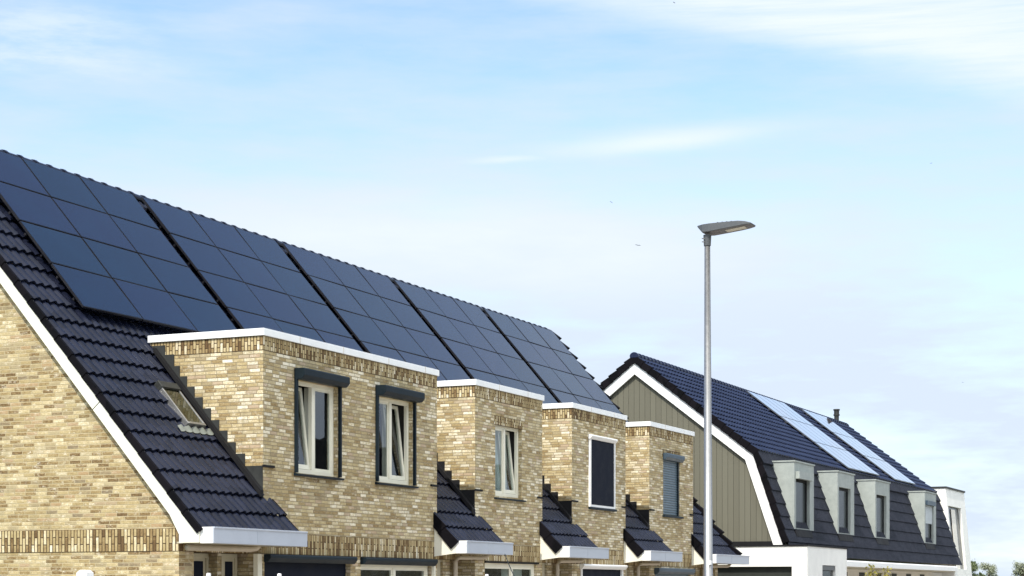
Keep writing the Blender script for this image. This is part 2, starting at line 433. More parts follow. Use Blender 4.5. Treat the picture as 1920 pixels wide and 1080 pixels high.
# ------------------------------------------------------------------ the brick row
YR, ZR, PHI = 5.58, 9.69, R(49.09)
CP, SP = math.cos(PHI), math.sin(PHI)
def rp(x, s, h=0.):
    return (x, YR - s*CP - h*SP, ZR - s*SP + h*CP)
def rt(x, s, h=0.): return rp(x, s, h-.075)
def rtb(x, s, h=0.): return rp_back(x, s, h-.075)
def rp_back(x, s, h=0.):
    return (x, YR + s*CP + h*SP, ZR - s*SP + h*CP)
COURSE, WAVE, EAVE = .425, .21, 9.36

def tile_sheet(mb, pf, x0, x1, e, k0, k1, course, wave, amp, lift, samp=15, shift=0., lip=.035):
    """courses k0..k1 counted up from the eave distance e"""
    n = max(2, int(round((x1-x0)/wave*samp)))
    xs = [x0 + (x1-x0)*i/n for i in range(n+1)]
    def prof(x):
        tt = ((x+shift)/wave) % 1.
        # flat pan, round roll, steep water check
        r = .5-.5*math.cos(2*math.pi*tt) if samp < 8 else (math.sin(math.pi*tt/.84) if tt < .84 else 0.)
        return amp*r
    pr = [prof(x) for x in xs]
    for k in range(k0, k1):
        slo, shi = e-k*course + .02, e-(k+1)*course
        jit = [random.uniform(-.004, .004) for _ in range(int((x1-x0)/(wave))+3)]
        b = len(mb.v)
        for i, x in enumerate(xs):
            j = jit[int((x-x0)/wave)]
            h = pr[i]
            mb.v.append(pf(x, slo + j, h + lift - lip))     # lip bottom
            mb.v.append(pf(x, slo + j, h + lift))           # lower edge
            mb.v.append(pf(x, shi, h*.96 + .004))                # upper edge
        for i in range(n):
            a = b+3*i
            mb.f.append((a, a+3, a+4, a+1)); mb.mi.append(mb.m)
            mb.f.append((a+1, a+4, a+5, a+2)); mb.mi.append(mb.m)

def verge(mb, pf, x, e, k0, k1, course, lift=.05, w=.07, drop=.15, side=-1):
    """stepped cloak tiles down one edge of the roof"""
    for k in range(k0, k1):
        slo, shi = e-k*course+.025, e-(k+1)*course
        xa, xb = (x, x+w) if side < 0 else (x-w, x)
        o = .012*side
        mb.hexa([pf(xa+o, slo, -drop), pf(xb, slo, -drop), pf(xb, shi, -drop-.02), pf(xa, shi, -drop-.02),
                 pf(xa+o, slo, lift+.03), pf(xb, slo, lift+.03), pf(xb, shi, .035), pf(xa, shi, .035)])

def ridge_caps(mb, x0, x1, y, z, r=.11, pitch=.36):
    n = max(1, int(round((x1-x0)/pitch))); p = (x1-x0)/n
    for i in range(n):
        a, b = x0+i*p-.03, x0+(i+1)*p
        seg = 8; base = len(mb.v)
        for x, rr in ((a, r*1.18), (a+.07, r*1.18), (a+.075, r*1.0), (b, r*.96)):
            for q in range(seg+1):
                th = math.pi*(-.12 + 1.24*q/seg)
                mb.v.append((x, y-math.cos(th)*rr*1.15, z+math.sin(th)*rr-.02))
        for j in range(3):
            for q in range(seg):
                c = base+j*(seg+1)+q
                mb.f.append((c, c+1, c+seg+2, c+seg+1)); mb.mi.append(mb.m)
        mb.f.append(tuple(base+q for q in range(seg+1))); mb.mi.append(mb.m)

def front_wall(mb, x0, x1, z0, z1, holes, y=0., depth=.15):
    xs = sorted({x0, x1, *[h[0] for h in holes], *[h[1] for h in holes]})
    zs = sorted({z0, z1, *[h[2] for h in holes], *[h[3] for h in holes]})
    for a, b in zip(xs, xs[1:]):
        for c, d in zip(zs, zs[1:]):
            mx, mz = (a+b)/2, (c+d)/2
            if any(h[0] < mx < h[1] and h[2] < mz < h[3] for h in holes): continue
            mb.quad((a,y,c),(b,y,c),(b,y,d),(a,y,d))
    for a, b, c, d in holes:
        mb.quad((a,y,c),(a,y,d),(a,y+depth,d),(a,y+depth,c))
        mb.quad((b,y,c),(b,y+depth,c),(b,y+depth,d),(b,y,d))
        mb.quad((a,y,d),(b,y,d),(b,y+depth,d),(a,y+depth,d))
        mb.quad((a,y,c),(a,y+depth,c),(b,y+depth,c),(b,y,c))

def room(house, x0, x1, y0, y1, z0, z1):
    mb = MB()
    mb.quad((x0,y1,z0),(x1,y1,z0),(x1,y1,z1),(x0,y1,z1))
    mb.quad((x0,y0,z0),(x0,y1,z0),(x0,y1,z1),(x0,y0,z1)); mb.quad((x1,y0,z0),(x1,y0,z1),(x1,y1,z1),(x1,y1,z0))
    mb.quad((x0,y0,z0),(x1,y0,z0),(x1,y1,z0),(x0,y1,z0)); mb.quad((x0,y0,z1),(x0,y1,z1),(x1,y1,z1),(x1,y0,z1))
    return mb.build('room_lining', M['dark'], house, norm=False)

def frame_window(house, x0, x1, z0, z1, y, tilt=None, split=.5, fw=.075, sill=True, curtain=True, sillmat='anth', mat='frame', net=None):
    """timber window set back in its reveal: frame, mullion, fixed light and a tilted sash"""
    mb = MB(); d = .07
    mb.box(x0,x0+fw,y,y+d,z0,z1); mb.box(x1-fw,x1,y,y+d,z0,z1)
    mb.box(x0+fw,x1-fw,y,y+d,z1-fw,z1); mb.box(x0+fw,x1-fw,y-.012,y+d,z0,z0+fw*1.1)
    xm = x0+(x1-x0)*split
    mb.box(xm-.05,xm+.05,y-.006,y+d,z0+fw*1.1,z1-fw)
    w = mb.build('window', M[mat], house, bevel=.006)
    lights = [(x0+fw, xm-.05), (xm+.05, x1-fw)]
    gp = MB()
    for i, (a, b) in enumerate(lights):
        za, zb = z0+fw*1.1, z1-fw
        if tilt == i:
            sb = MB(); ang = R(6.5)
            def tp(x, yy, z):
                dz_ = z-za
                return (x, y+.03+yy+dz_*math.sin(ang), za+dz_*math.cos(ang)+.01)
            def tbox(m_, xa, xb, ya, yb, zc, zd):
                m_.hexa([tp(xa,ya,zc),tp(xb,ya,zc),tp(xb,yb,zc),tp(xa,yb,zc),tp(xa,ya,zd),tp(xb,ya,zd),tp(xb,yb,zd),tp(xa,yb,zd)])
            e = .065
            tbox(sb,a+.004,a+e,0,.06,za,zb); tbox(sb,b-e,b-.004,0,.06,za,zb); tbox(sb,a+e,b-e,0,.06,za,za+e*1.3); tbox(sb,a+e,b-e,0,.06,zb-e,zb)
            sb.build('sash', M['white'] if mat == 'white' else M[mat], w, bevel=.004)
            tbox(gp,a+e,b-e,.025,.032,za+e*1.3,zb-e)
        else:
            sb = MB(); e = .045
            sb.box(a,a+e,y+.015,y+.06,za,zb); sb.box(b-e,b,y+.015,y+.06,za,zb); sb.box(a+e,b-e,y+.015,y+.06,za,za+e); sb.box(a+e,b-e,y+.015,y+.06,zb-e,zb)
            sb.build('sash', M[mat], w)
            gp.box(a+e,b-e,y+.03,y+.038,za+e,zb-e)
    gp.build('pane', M['glass'], w)
    if curtain:
        cb = MB()
        for a, b in ((x0+.06, x0+(x1-x0)*.22), (x1-(x1-x0)*.30, x1-.06)):
            n = 14
            for i in range(n):
                u0, u1 = i/n, (i+1)/n
                f0, f1 = .03*math.sin(u0*19), .03*math.sin(u1*19)
                xa, xb = a+(b-a)*u0, a+(b-a)*u1
                cb.quad((xa,y+.36+f0,z0+.03),(xb,y+.36+f1,z0+.03),(xb,y+.36+f1,z1-.03),(xa,y+.36+f0,z1-.03))
        cb.build('curtain', M['curtain'], w, norm=False)
    if net:
        cb = MB(); n = 60; a, b = x0+(x1-x0)*net[0], x0+(x1-x0)*net[1]
        for i in range(n):
            u0, u1 = i/n, (i+1)/n; f0, f1 = .015*math.sin(u0*70), .015*math.sin(u1*70)
            cb.quad((a+(b-a)*u0,y+.27+f0,z0+.02),(a+(b-a)*u1,y+.27+f1,z0+.02),(a+(b-a)*u1,y+.27+f1,z1-.02),(a+(b-a)*u0,y+.27+f0,z1-.02))
        cb.build('net_curtain', M['net'], w, norm=False)
    if sill:
        s_ = MB(); s_.prism_x([(-.07,z0-.075),(y+.02,z0-.075),(y+.02,z0-.012),(-.07,z0-.045)], x0-.06, x1+.10)
        s_.build('sill', M[sillmat], w)
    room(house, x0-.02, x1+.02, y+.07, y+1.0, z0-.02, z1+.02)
    return w

def shutter_box(house, x0, x1, z0, z1, dep, mat, rails=None, slat=None):
    mb = MB()
    mb.prism_x([(-dep,z1-.02),(-dep,z0+.07),(-dep+.06,z0),(-.002,z0),(-.002,z1),(-dep+.015,z1)], x0, x1)
    s = mb.build('roller_shutter', M[mat], house, bevel=.006)
    if rails:
        zb = rails
        for xa in (x0+.005, x1-.065):
            r_ = MB(); r_.box(xa,xa+.052,-.06,-.002,zb,z0-.001); r_.build('guide_rail', M[mat], s, bevel=.004)
        r_ = MB(); r_.prism_x([(-.09,zb-.058),(.02,zb-.058),(.02,zb-.005),(-.10,zb-.025)], x0-.01, x1+.01); r_.build('sill', M[mat], s)
    return s

HB = [(-.73,5.07),(5.07,10.17),(10.17,15.57),(15.57,20.97),(20.97,27.05)]
LABELS = ['end terraced house of yellow brick with broad gable wall, roof window and wide tilted window',
          'terraced brick house with the second shutter-boxed window, right half of the widest brick dormer',
          'terraced brick house whose upper window has a cream frame, tilted sash and no shutter box',
          'terraced brick house with dark sun screen pulled down over its upper window',
          'last terraced brick house of the row with closed blue-grey roller shutter upstairs']
houses = []
for (x0, x1), lb in zip(HB, LABELS):
    h = empty('terraced_house', ((x0+x1)/2, 2.8, 0)); tag(h, lb, 'house', 'yellow brick terraced houses in the row'); houses.append(h)
H1, H2, H3, H4, H5 = houses
ZB, ZT = 5.75, 6.0
DB = 2.35
GAPS = {0: (-.88, 1.76), 1: (8.37, 10.17), 2: (13.78, 15.57), 3: (19.18, 20.97), 4: (24.58, 27.1)}
DORM = {0: (1.76, 5.07), 1: (5.07, 8.37), 2: (10.17, 13.78), 3: (15.57, 19.18), 4: (20.97, 24.58)}

UP = {0: (2.83,4.31,3.70,5.36), 1: (5.81,7.29,3.70,5.36), 2: (11.2,12.62,3.68,5.26), 3: (16.7,18.28,3.70,5.32), 4: (22.06,23.42,3.66,5.2)}
DN = {0: (1.80,4.79,.02,2.22), 1: (5.18,8.12,.02,2.22), 2: (10.66,13.42,.02,2.2), 3: (16.1,18.95,.02,2.2), 4: (21.4,24.3,.02,2.16)}

def dormer_and_front(i):
    h = houses[i]; a, b = DORM[i]
    mb = MB()
    front_wall(mb, a, b, 0, ZT, [UP[i], DN[i]], 0., .16)
    left_open = i == 1; right_open = i == 0
    if not left_open: mb.quad((a,0,0),(a,0,ZT),(a,DB,ZT),(a,DB,0))
    if not right_open: mb.quad((b,0,0),(b,DB,0),(b,DB,ZT),(b,0,ZT))
    mb.quad((a,DB,0),(a,DB,ZT),(b,DB,ZT),(b,DB,0)); mb.quad((a,0,ZT),(b,0,ZT),(b,DB,ZT),(a,DB,ZT))
    mb.build('wall', M['brick'], h, norm=False)
    p = .005
    # soldier courses, 5 mm proud
    al = a if left_open else a-p; br = b if right_open else b+p
    t1 = MB(); t1.box(al,br,-p,.03,ZB,ZT-.002)
    if not left_open: t1.box(a-p,a+.03,.03,2.32,ZB,ZT-.002)
    if not right_open: t1.box(b-.03,b+p,.03,2.32,ZB,ZT-.002)
    t1.build('soldier_course', M['band_top'], h)
    t2 = MB(); zl = DN[i][3]+.004
    t2.box(al,br,-p,.03,2.24,2.61)
    t2.build('soldier_course', M['band_low'], h)
    c = MB()
    al = a if left_open else a-.035; br = b if right_open else b+.035
    c.box(al,br,-.04,DB+.03,ZT+.0,ZT+.125)
    cp = c.build('coping', M['cap'], h, bevel=.006)
    xj = a+1.15
    while xj < b-.3:
        MB().box(xj,xj+.012,-.0425,-.03,ZT+.003,ZT+.1265).build('coping_joint', M['pipe'], cp); xj += 1.55
    if i in (2, 4):
        x0, x1, z0, z1 = UP[i]
        l = MB(); l.box(x0-.06,x1+.06,-.004,.03,5.24 if i == 2 else 5.25,5.44 if i == 2 else 5.45); l.build('window_lintel', M['lintel'], h)
for i in range(5): dormer_and_front(i)

# step flashings against the left cheeks, lead trays at the corners
STEP = [(0.0,3.76),(.36,3.76),(.36,3.98),(.55,3.98),(.55,4.18),(.72,4.18),(.72,4.39),(.89,4.39),(.89,4.58),(1.06,4.58),(1.06,4.79),
        (1.23,4.79),(1.23,4.99),(1.40,4.99),(1.40,5.18),(1.56,5.18),(1.56,5.37),(1.71,5.37),(1.71,5.56),(1.83,5.56),(1.83,5.77),(2.02,5.77),(2.02,5.94),(2.3,5.94)]
for i, d in ((0,0),(2,0),(3,0),(4,0)):
    h = houses[i]; a = DORM[i][0]
    mb = MB()
    poly = STEP + [(2.3, 5.86), (0.0, 3.2)]
    mb.prism_x(poly, a-.018, a-.007)
    mb.build('step_flashing', M['lead'] if i == 0 else M['leadblack'], h); mb = MB()
    mb.prism_x([(2.2,5.82),(2.2,5.90),(-.02,3.34),(-.02,3.22)], a-.12, a-.02)   # soaker over the last tiles
    mb.build('flashing_strip', M['leadblack'], h)
for i in range(5):
    h = houses[i]; a, b = DORM[i]
    if i != 1: MB().box(a-.03,a+.33,-.035,-.002,3.735,3.775).build('lead_tray', M['leadblack'], h)
    if i != 0: MB().box(b-.30,b+.02,-.035,-.002,3.725,3.765).build('lead_tray', M['leadblack'], h)

# roofs
for i, h in enumerate(houses):
    x0, x1 = HB[i]
    if i == 0: x0 = -.88
    if i == 4: x1 = 27.12
    gl, gr = GAPS[i]
    mb = MB()
    tile_sheet(mb, rt, x0, x1, EAVE, 10, 22, COURSE, WAVE, .046, .058)
    tile_sheet(mb, rt, gl, gr, EAVE, 2, 10, COURSE, WAVE, .046, .058)
    ll = gl if i == 0 else gl-.15; rr = gr if i == 4 else gr+.30
    tile_sheet(mb, rt, ll, rr, EAVE, 0, 2, COURSE, WAVE, .046, .058)
    rf = mb.build('roof', M['tile'], h, norm=False)
    md = MB()     # roofing boards below the tiles
    md.quad(rp(x0+.04,.0,-.15), rp(x1-.002,.0,-.15), rp(x1-.002,EAVE-10*COURSE,-.15), rp(x0+.04,EAVE-10*COURSE,-.15))
    md.quad(rp(gl+.04,EAVE-10*COURSE,-.15), rp(gr-.002,EAVE-10*COURSE,-.15), rp(gr-.002,EAVE-2*COURSE,-.15), rp(gl+.04,EAVE-2*COURSE,-.15))
    md.quad(rp(ll+.04,EAVE-2*COURSE,-.15), rp(rr-.01,EAVE-2*COURSE,-.15), rp(rr-.01,EAVE-.02,-.15), rp(ll+.04,EAVE-.02,-.15))
    md.quad(rp_back(x0+.04,0,-.15), rp_back(x1-.002,0,-.15), rp_back(x1-.002,9.2,-.15), rp_back(x0+.04,9.2,-.15))
    md.build('roof_boarding', M['leadblack'], rf, norm=False)
    bk = MB(); tile_sheet(bk, rtb, x0, x1, EAVE, 0, 22, COURSE, WAVE*2, .03, .05, samp=4)
    bk.build('rear_tiles', M['tile'], rf, norm=False)
    rc = MB(); ridge_caps(rc, x0+.03, x1, YR, ZR-.045, .095, .42); rc.build('ridge_tiles', M['tile'], rf, norm=False)
    v = MB()
    if i == 0:
        verge(v, rt, -.915, EAVE, 0, 22, COURSE, lift=.03, w=.05, drop=.05); verge(v, rtb, -.915, EAVE, 0, 22, COURSE, lift=.03, w=.05, drop=.05)
    else:
        verge(v, rt, gl-.16, EAVE, 0, 2, COURSE)
        v.hexa([rt(gl-.16,EAVE-2*COURSE,-.15),rt(gl+.0,EAVE-2*COURSE,-.15),rt(gl+.0,EAVE-2*COURSE-.02,-.15),rt(gl-.16,EAVE-2*COURSE-.02,-.15),
                rt(gl-.16,EAVE-2*COURSE,.08),rt(gl+.0,EAVE-2*COURSE,.08),rt(gl+.0,EAVE-2*COURSE-.02,.08),rt(gl-.16,EAVE-2*COURSE-.02,.08)])
    v.build('verge_tiles', M['tile_side'], rf); v = MB()
    if i == 4:
        verge(v, rp, 27.2, EAVE, 0, 22, COURSE, side=1, lift=.10, w=.18); verge(v, rtb, 27.12, EAVE, 0, 22, COURSE, side=1)
    else:
        verge(v, rt, rr+.02, EAVE, 0, 2, COURSE, side=1, w=.03, drop=.02)
    v.build('verge_tiles', M['tile_side'], rf)

# gable walls, party walls and rear wall
def under(y, d=.10):
    return ZR - abs(YR-y)*SP/CP - d/CP
def gable_poly(y0=0., y1=11.16, d=.08):
    return [(y0,0),(y0,under(y0,d)),(YR,under(YR,d)),(y1,under(y1,d)),(y1,0)]
mb = MB(); mb.prism_x(gable_poly(.0), -.73, -.45)
mb.box(-.45,-.32,0,.4,0,2.37)
mb.build('gable_wall', M['brick_gable'], H1)
mb = MB(); mb.box(-.735,-.70,0,11.1,2.24,2.61); mb.box(-.735,-.325,-.005,.0,2.24,2.36); mb.build('soldier_course', M['band_low'], H1)
mb = MB(); mb.prism_x(gable_poly(.05), 26.75, 27.0); mb.build('gable_wall', M['brick'], H5)
for (x0, x1), h in zip(HB, houses):
    mb = MB(); mb.box(x0+(.3 if h is H1 else 0), x1-(.35 if h is H5 else 0), 10.9, 11.1, 0, 3.2); mb.build('rear_wall', M['brick'], h)
# barge board on the near gable
def vline(y, d): return ZR - abs(YR-y)*SP/CP - d
top, bot = .085, .50
mb = MB()
mb.prism_x([(-.50,vline(-.50,top)),(YR,ZR-top),(YR,ZR-bot),(.06,vline(.06,bot)),(-.12,2.50),(-.12,2.37),(-.50,2.37)], -.90, -.80)
mb.prism_x([(YR+.003,ZR-top),(11.4,vline(11.4,top)),(11.4,vline(11.4,bot)),(YR+.003,ZR-bot)], -.87, -.80)
mb.prism_x([(-.5,vline(-.5,.12)),(YR,ZR-.12),(11.3,vline(11.3,.12)),(11.3,vline(11.3,.16)),(YR,ZR-.16),(-.5,vline(-.5,.16))], -.86, -.7)
bb = mb.build('barge_board', M['cream'], H1)
mb = MB()
for y in (1.35, 4.1):
    z = vline(y,top); q = (bot-top)*CP
    mb.prism_x([(y,z),(y+.008,z+.009),(y+.008+q*SP,z+.009-q*CP),(y+q*SP,z-q*CP)], -.9025, -.8995)
mb.build('board_joint', M['anth'], bb)

# lean-to eaves: cheek board, box gutter, soffit, downpipe
GY0, GY1, GZ0, GZ1 = -.50, -.745, 2.36, 2.62
for i, h in enumerate(houses):
    gl, gr = GAPS[i]
    xl = -.87 if i == 0 else gl-.13
    xr = (1.98, 10.50, 16.1, 21.5, 27.6)[i]
    mb = MB()
    mb.box(xl,xl+.012,GY1+.01,GY0-.004,GZ0,GZ1-.004)
    ec = mb.build('gutter_end', M['white'], h)
    mb = MB()
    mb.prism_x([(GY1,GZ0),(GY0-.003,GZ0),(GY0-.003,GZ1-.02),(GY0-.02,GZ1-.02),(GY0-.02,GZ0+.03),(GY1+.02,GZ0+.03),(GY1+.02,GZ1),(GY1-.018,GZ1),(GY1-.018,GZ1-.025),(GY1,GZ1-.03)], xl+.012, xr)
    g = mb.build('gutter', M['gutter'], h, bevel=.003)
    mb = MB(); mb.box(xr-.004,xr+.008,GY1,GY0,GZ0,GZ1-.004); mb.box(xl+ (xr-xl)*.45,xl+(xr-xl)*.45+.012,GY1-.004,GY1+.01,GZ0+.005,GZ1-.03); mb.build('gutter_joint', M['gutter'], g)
    if i != 0:
        mb = MB(); mb.prism_x([(-.006,2.30),(GY0,GZ0),(GY0,vline(GY0,.14)),(-.006,vline(-.006,.14))], xl, xl+.03); mb.build('cheek_board', M['cream'], h)
    mb = MB(); mb.box(xl+.03 if i else -.8, min(xr-.05,gr+.28), GY0+.001, -.006, GZ0+.004, GZ0+.03); mb.box(max(gl,-.44), min(gr-.005,26.74), -.006, 1.0, GZ0+.004, GZ0+.03)
    mb.build('soffit', M['beige'], h)

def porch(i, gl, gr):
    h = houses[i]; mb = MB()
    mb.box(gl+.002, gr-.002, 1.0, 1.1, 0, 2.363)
    mb.build('porch_wall', M['brick_shaded'], h)
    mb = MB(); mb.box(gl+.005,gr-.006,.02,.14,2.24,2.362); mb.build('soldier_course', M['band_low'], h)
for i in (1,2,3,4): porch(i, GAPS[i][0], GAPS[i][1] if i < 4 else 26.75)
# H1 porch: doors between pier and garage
mb = MB(); mb.box(-.319,1.757,1.0,1.1,0,2.362); mb.build('porch_wall', M['brick_shaded'], H1)
mb = MB(); mb.box(-.319,1.757,.30,.42,2.24,2.362); mb.build('soldier_course', M['band_low'], H1)
def door(h, x0, x1, y, z1, glx0, glx1, mat='beige'):
    mb = MB(); mb.box(x0,x1,y,y+.07,.02,z1)
    for a, b in ((x0,x0+.06),(x1-.06,x1)): mb.box(a,b,y-.03,y-.002,.02,z1)
    mb.box(x0+.06,x1-.06,y-.03,y-.002,z1-.07,z1)
    d = mb.build('front_door', M[mat], h)
    g = MB(); g.box(glx0,glx1,y-.008,y-.003,.9,z1-.13); g.build('door_glass', M['navy'], d)
    k = MB(); k.tube([(x0+.12,y-.06,1.02),(x0+.25,y-.06,1.02)],.012); k.build('handle', M['alu'], d)
door(H1, -.1, .98, .62, 2.235, .55, .85); door(H1, 1.12, 1.60, .45, 2.235, 1.26, 1.49)
mb = MB(); mb.box(.985,1.115,.42,.62,0,2.239); mb.build('porch_pier', M['brick_shaded'], H1)
mb = MB(); mb.box(1.61,1.75,.012,.10,0,2.239); mb.build('porch_post', M['frame'], H1)
for i in (1,2,3,4):
    gl, gr = GAPS[i]; h = houses[i]
    door(h, gl+.06, gl+.98, .72, 2.235, gl+.35, gl+.7)
    mb = MB(); mb.box(gl+.30,gl+.62,.012,.30,0,2.239); mb.build('porch_pier', M['brick_shaded'], h)
    mb = MB(); mb.box(gl-.0+.004,gl+.28,.06,.10,0,2.355); mb.build('porch_panel', M['beige'], h)
# downpipes
mb = MB(); mb.tube([(-.70,-.14,2.30),(1.12,-.14,2.31),(1.26,-.18,2.33),(1.30,-.20,2.37)], .055); mb.build('downpipe', M['pipe'], H1, smooth=True)
for i in (1,2,3,4):
    gl, gr = GAPS[i]; x = gl+.62
    mb = MB(); mb.tube([(gr+.02,-.30,2.37),(gr-.03,-.27,2.315),(gr-.12,-.24,2.30),(x+.14,-.14,2.285),(x+.05,-.13,2.265),(x,-.12,2.20),(x,-.12,.1)], .045); mb.build('downpipe', M['pipe'], houses[i], smooth=True)

# windows of the row
x0,x1,z0,z1 = UP[0]
frame_window(H1, x0,x1,z0,z1,.085, tilt=0, split=.5, sill=False)
shutter_box(H1, 2.775, 4.39, 5.355, 5.55, .22, 'anth', rails=3.70)
x0,x1,z0,z1 = UP[1]
frame_window(H2, x0,x1,z0,z1,.085, tilt=1, split=.48, sill=False)
shutter_box(H2, 5.75, 7.37, 5.355, 5.55, .24, 'anth', rails=3.70)
x0,x1,z0,z1 = UP[2]
frame_window(H3, x0,x1,z0,z1,.085, tilt=1, split=.46, curtain=False, net=(.02,.98))
# H4 screen
x0,x1,z0,z1 = UP[3]
s = shutter_box(H4, 16.6, 18.36, 5.33, 5.44, .11, 'white')
mb = MB(); mb.box(16.63,16.70,-.05,-.002,3.66,5.329); mb.box(18.27,18.34,-.05,-.002,3.66,5.329); mb.box(16.70,18.27,-.045,-.002,3.66,3.715); mb.build('screen_frame', M['white'], s)
mb = MB(); mb.box(16.701,18.269,-.03,-.02,3.716,5.329); mb.build('screen_fabric', M['navy'], s)
mb = MB(); mb.box(16.62,18.38,-.08,-.002,3.60,3.655); mb.build('sill', M['anth'], s)
def slats(par, xa, xb, y, za, zb, p=.066):
    poly = [(y+.012,za)]; n = int(round((zb-za)/p)); p = (zb-za)/n
    for k in range(n):
        b = za+k*p
        poly += [(y,b+.001),(y,b+.010),(y-.010,b+.0105),(y-.018,b+p*.42),(y-.012,b+p*.85),(y-.003,b+p-.001)]
    poly += [(y+.012,zb)]
    mb = MB()
    for (ya,z_a),(yb,z_b) in zip(poly[1:-2], poly[2:-1]): mb.quad((xa,ya,z_a),(xb,ya,z_a),(xb,yb,z_b),(xa,yb,z_b))
    mb.quad((xa,y+.012,za),(xa,y+.012,zb),(xb,y+.012,zb),(xb,y+.012,za))
    return mb.build('shutter_slats', M['slat'], par, norm=False)
# H5 closed shutter
x0,x1,z0,z1 = UP[4]
s = shutter_box(H5, 22.03, 23.50, 5.17, 5.35, .13, 'anth2')
slats(s, x0+.002, x1-.12, .05, z0+.01, 5.195)
mb = MB(); mb.box(x1-.12,x1-.06,.0,.06,z0+.01,5.165); mb.build('guide_rail', M['anth'], s)
mb = MB(); mb.box(x0-.06,x1+.16,-.07,.03,z0-.06,z0-.005); mb.build('sill', M['anth'], s)
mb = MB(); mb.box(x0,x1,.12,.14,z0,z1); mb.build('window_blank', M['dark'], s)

# ground floor openings
x0,x1,z0,z1 = DN[0]
mb = MB(); mb.box(x0+.002,x1-.002,.10,.14,z0,z1-.002); mb.build('garage_door', M['navy'], H1)
s = shutter_box(H1, 1.78, 4.82, 2.10, 2.235, .14, 'anth')
x0,x1,z0,z1 = DN[1]
frame_window(H2, x0,x1-.05,z0+.85,z1-.1,.06, split=.5, sill=False, curtain=False)
shutter_box(H2, 5.16, 8.15, 2.10, 2.235, .14, 'anth')
mb = MB(); mb.box(8.13,8.2,-.06,-.002,.9,2.235); mb.build('guide_rail', M['frame'], H2)
x0,x1,z0,z1 = DN[2]
frame_window(H3, x0,x1,z0+.85,z1,.05, split=.55, sill=False, curtain=False, net=(.56,.97))
mb = MB(); mb.box(x0-.02,x1+.12,-.03,-.003,2.2,2.236); mb.build('lead_tray', M['leadblack'], H3)
x0,x1,z0,z1 = DN[3]
mb = MB(); mb.box(x0+.08,x1-.08,.02,.04,.3,2.12); mb.build('screen_fabric', M['navy'], H4)
mb = MB(); mb.box(x0,x0+.08,-.03,.05,.3,2.12); mb.box(x1-.08,x1,-.03,.05,.3,2.12); mb.build('screen_frame', M['white'], H4)
shutter_box(H4, x0-.06, x1+.06, 2.12, 2.24, .13, 'white')
x0,x1,z0,z1 = DN[4]
mb = MB(); mb.box(x0,x1,.05,.07,.3,2.04); mb.build('shutter_slats', M['slat'], H5)
shutter_box(H5, x0-.06, x1+.06, 2.03, 2.2, .15, 'anth2')

# roof window of H1
def roofbox(mb, x0,x1,sa,sb,h0,h1):
    mb.hexa([rt(x0,sb,h0),rt(x1,sb,h0),rt(x1,sa,h0),rt(x0,sa,h0),rt(x0,sb,h1),rt(x1,sb,h1),rt(x1,sa,h1),rt(x0,sa,h1)])
SA, SB, XA, XB = 6.13, 6.98, .92, 1.46
mb = MB(); roofbox(mb,XA,XA+.035,SA,SB,.0,.145); roofbox(mb,XB-.035,XB,SA,SB,.0,.145); roofbox(mb,XA+.035,XB-.035,SB-.045,SB,.0,.147)
rw = mb.build('roof_window', M['alu'], H1, bevel=.004)
mb = MB(); roofbox(mb,XA-.01,XB+.01,SA-.13,SA+.02,.0,.17); mb.build('top_cover', M['lead'], rw, bevel=.008)
mb = MB(); roofbox(mb,XA+.035,XB-.035,SA+.02,SB-.045,.124,.132); mb.build('pane', M['skyglass'], rw)
mb = MB(); roofbox(mb,XA+.035,XB-.035,SA+.02,SB-.045,.112,.118); mb.build('blind', M['leadpale'], rw)
mb = MB(); n = 40
xs = [XA-.28+(XB-XA+.42)*k/n for k in range(n+1)]
for k in range(n):
    def hh(x):
        tt = (x/WAVE) % 1; return   .06+.046*(math.sin(math.pi*tt/.84) if tt < .84 else 0.)
    a, b = xs[k], xs[k+1]
    la, lb = .12+.03*math.sin(a*2*math.pi/WAVE), .12+.03*math.sin(b*2*math.pi/WAVE)
    mb.quad(rt(a,SB+.03,hh(a)+.01), rt(b,SB+.03,hh(b)+.01), rt(b,SB+.03+lb,hh(b)+.006), rt(a,SB+.03+la,hh(a)+.006))
mb.build('apron_or_shade_strip', M['leadpale'], rw, norm=False)

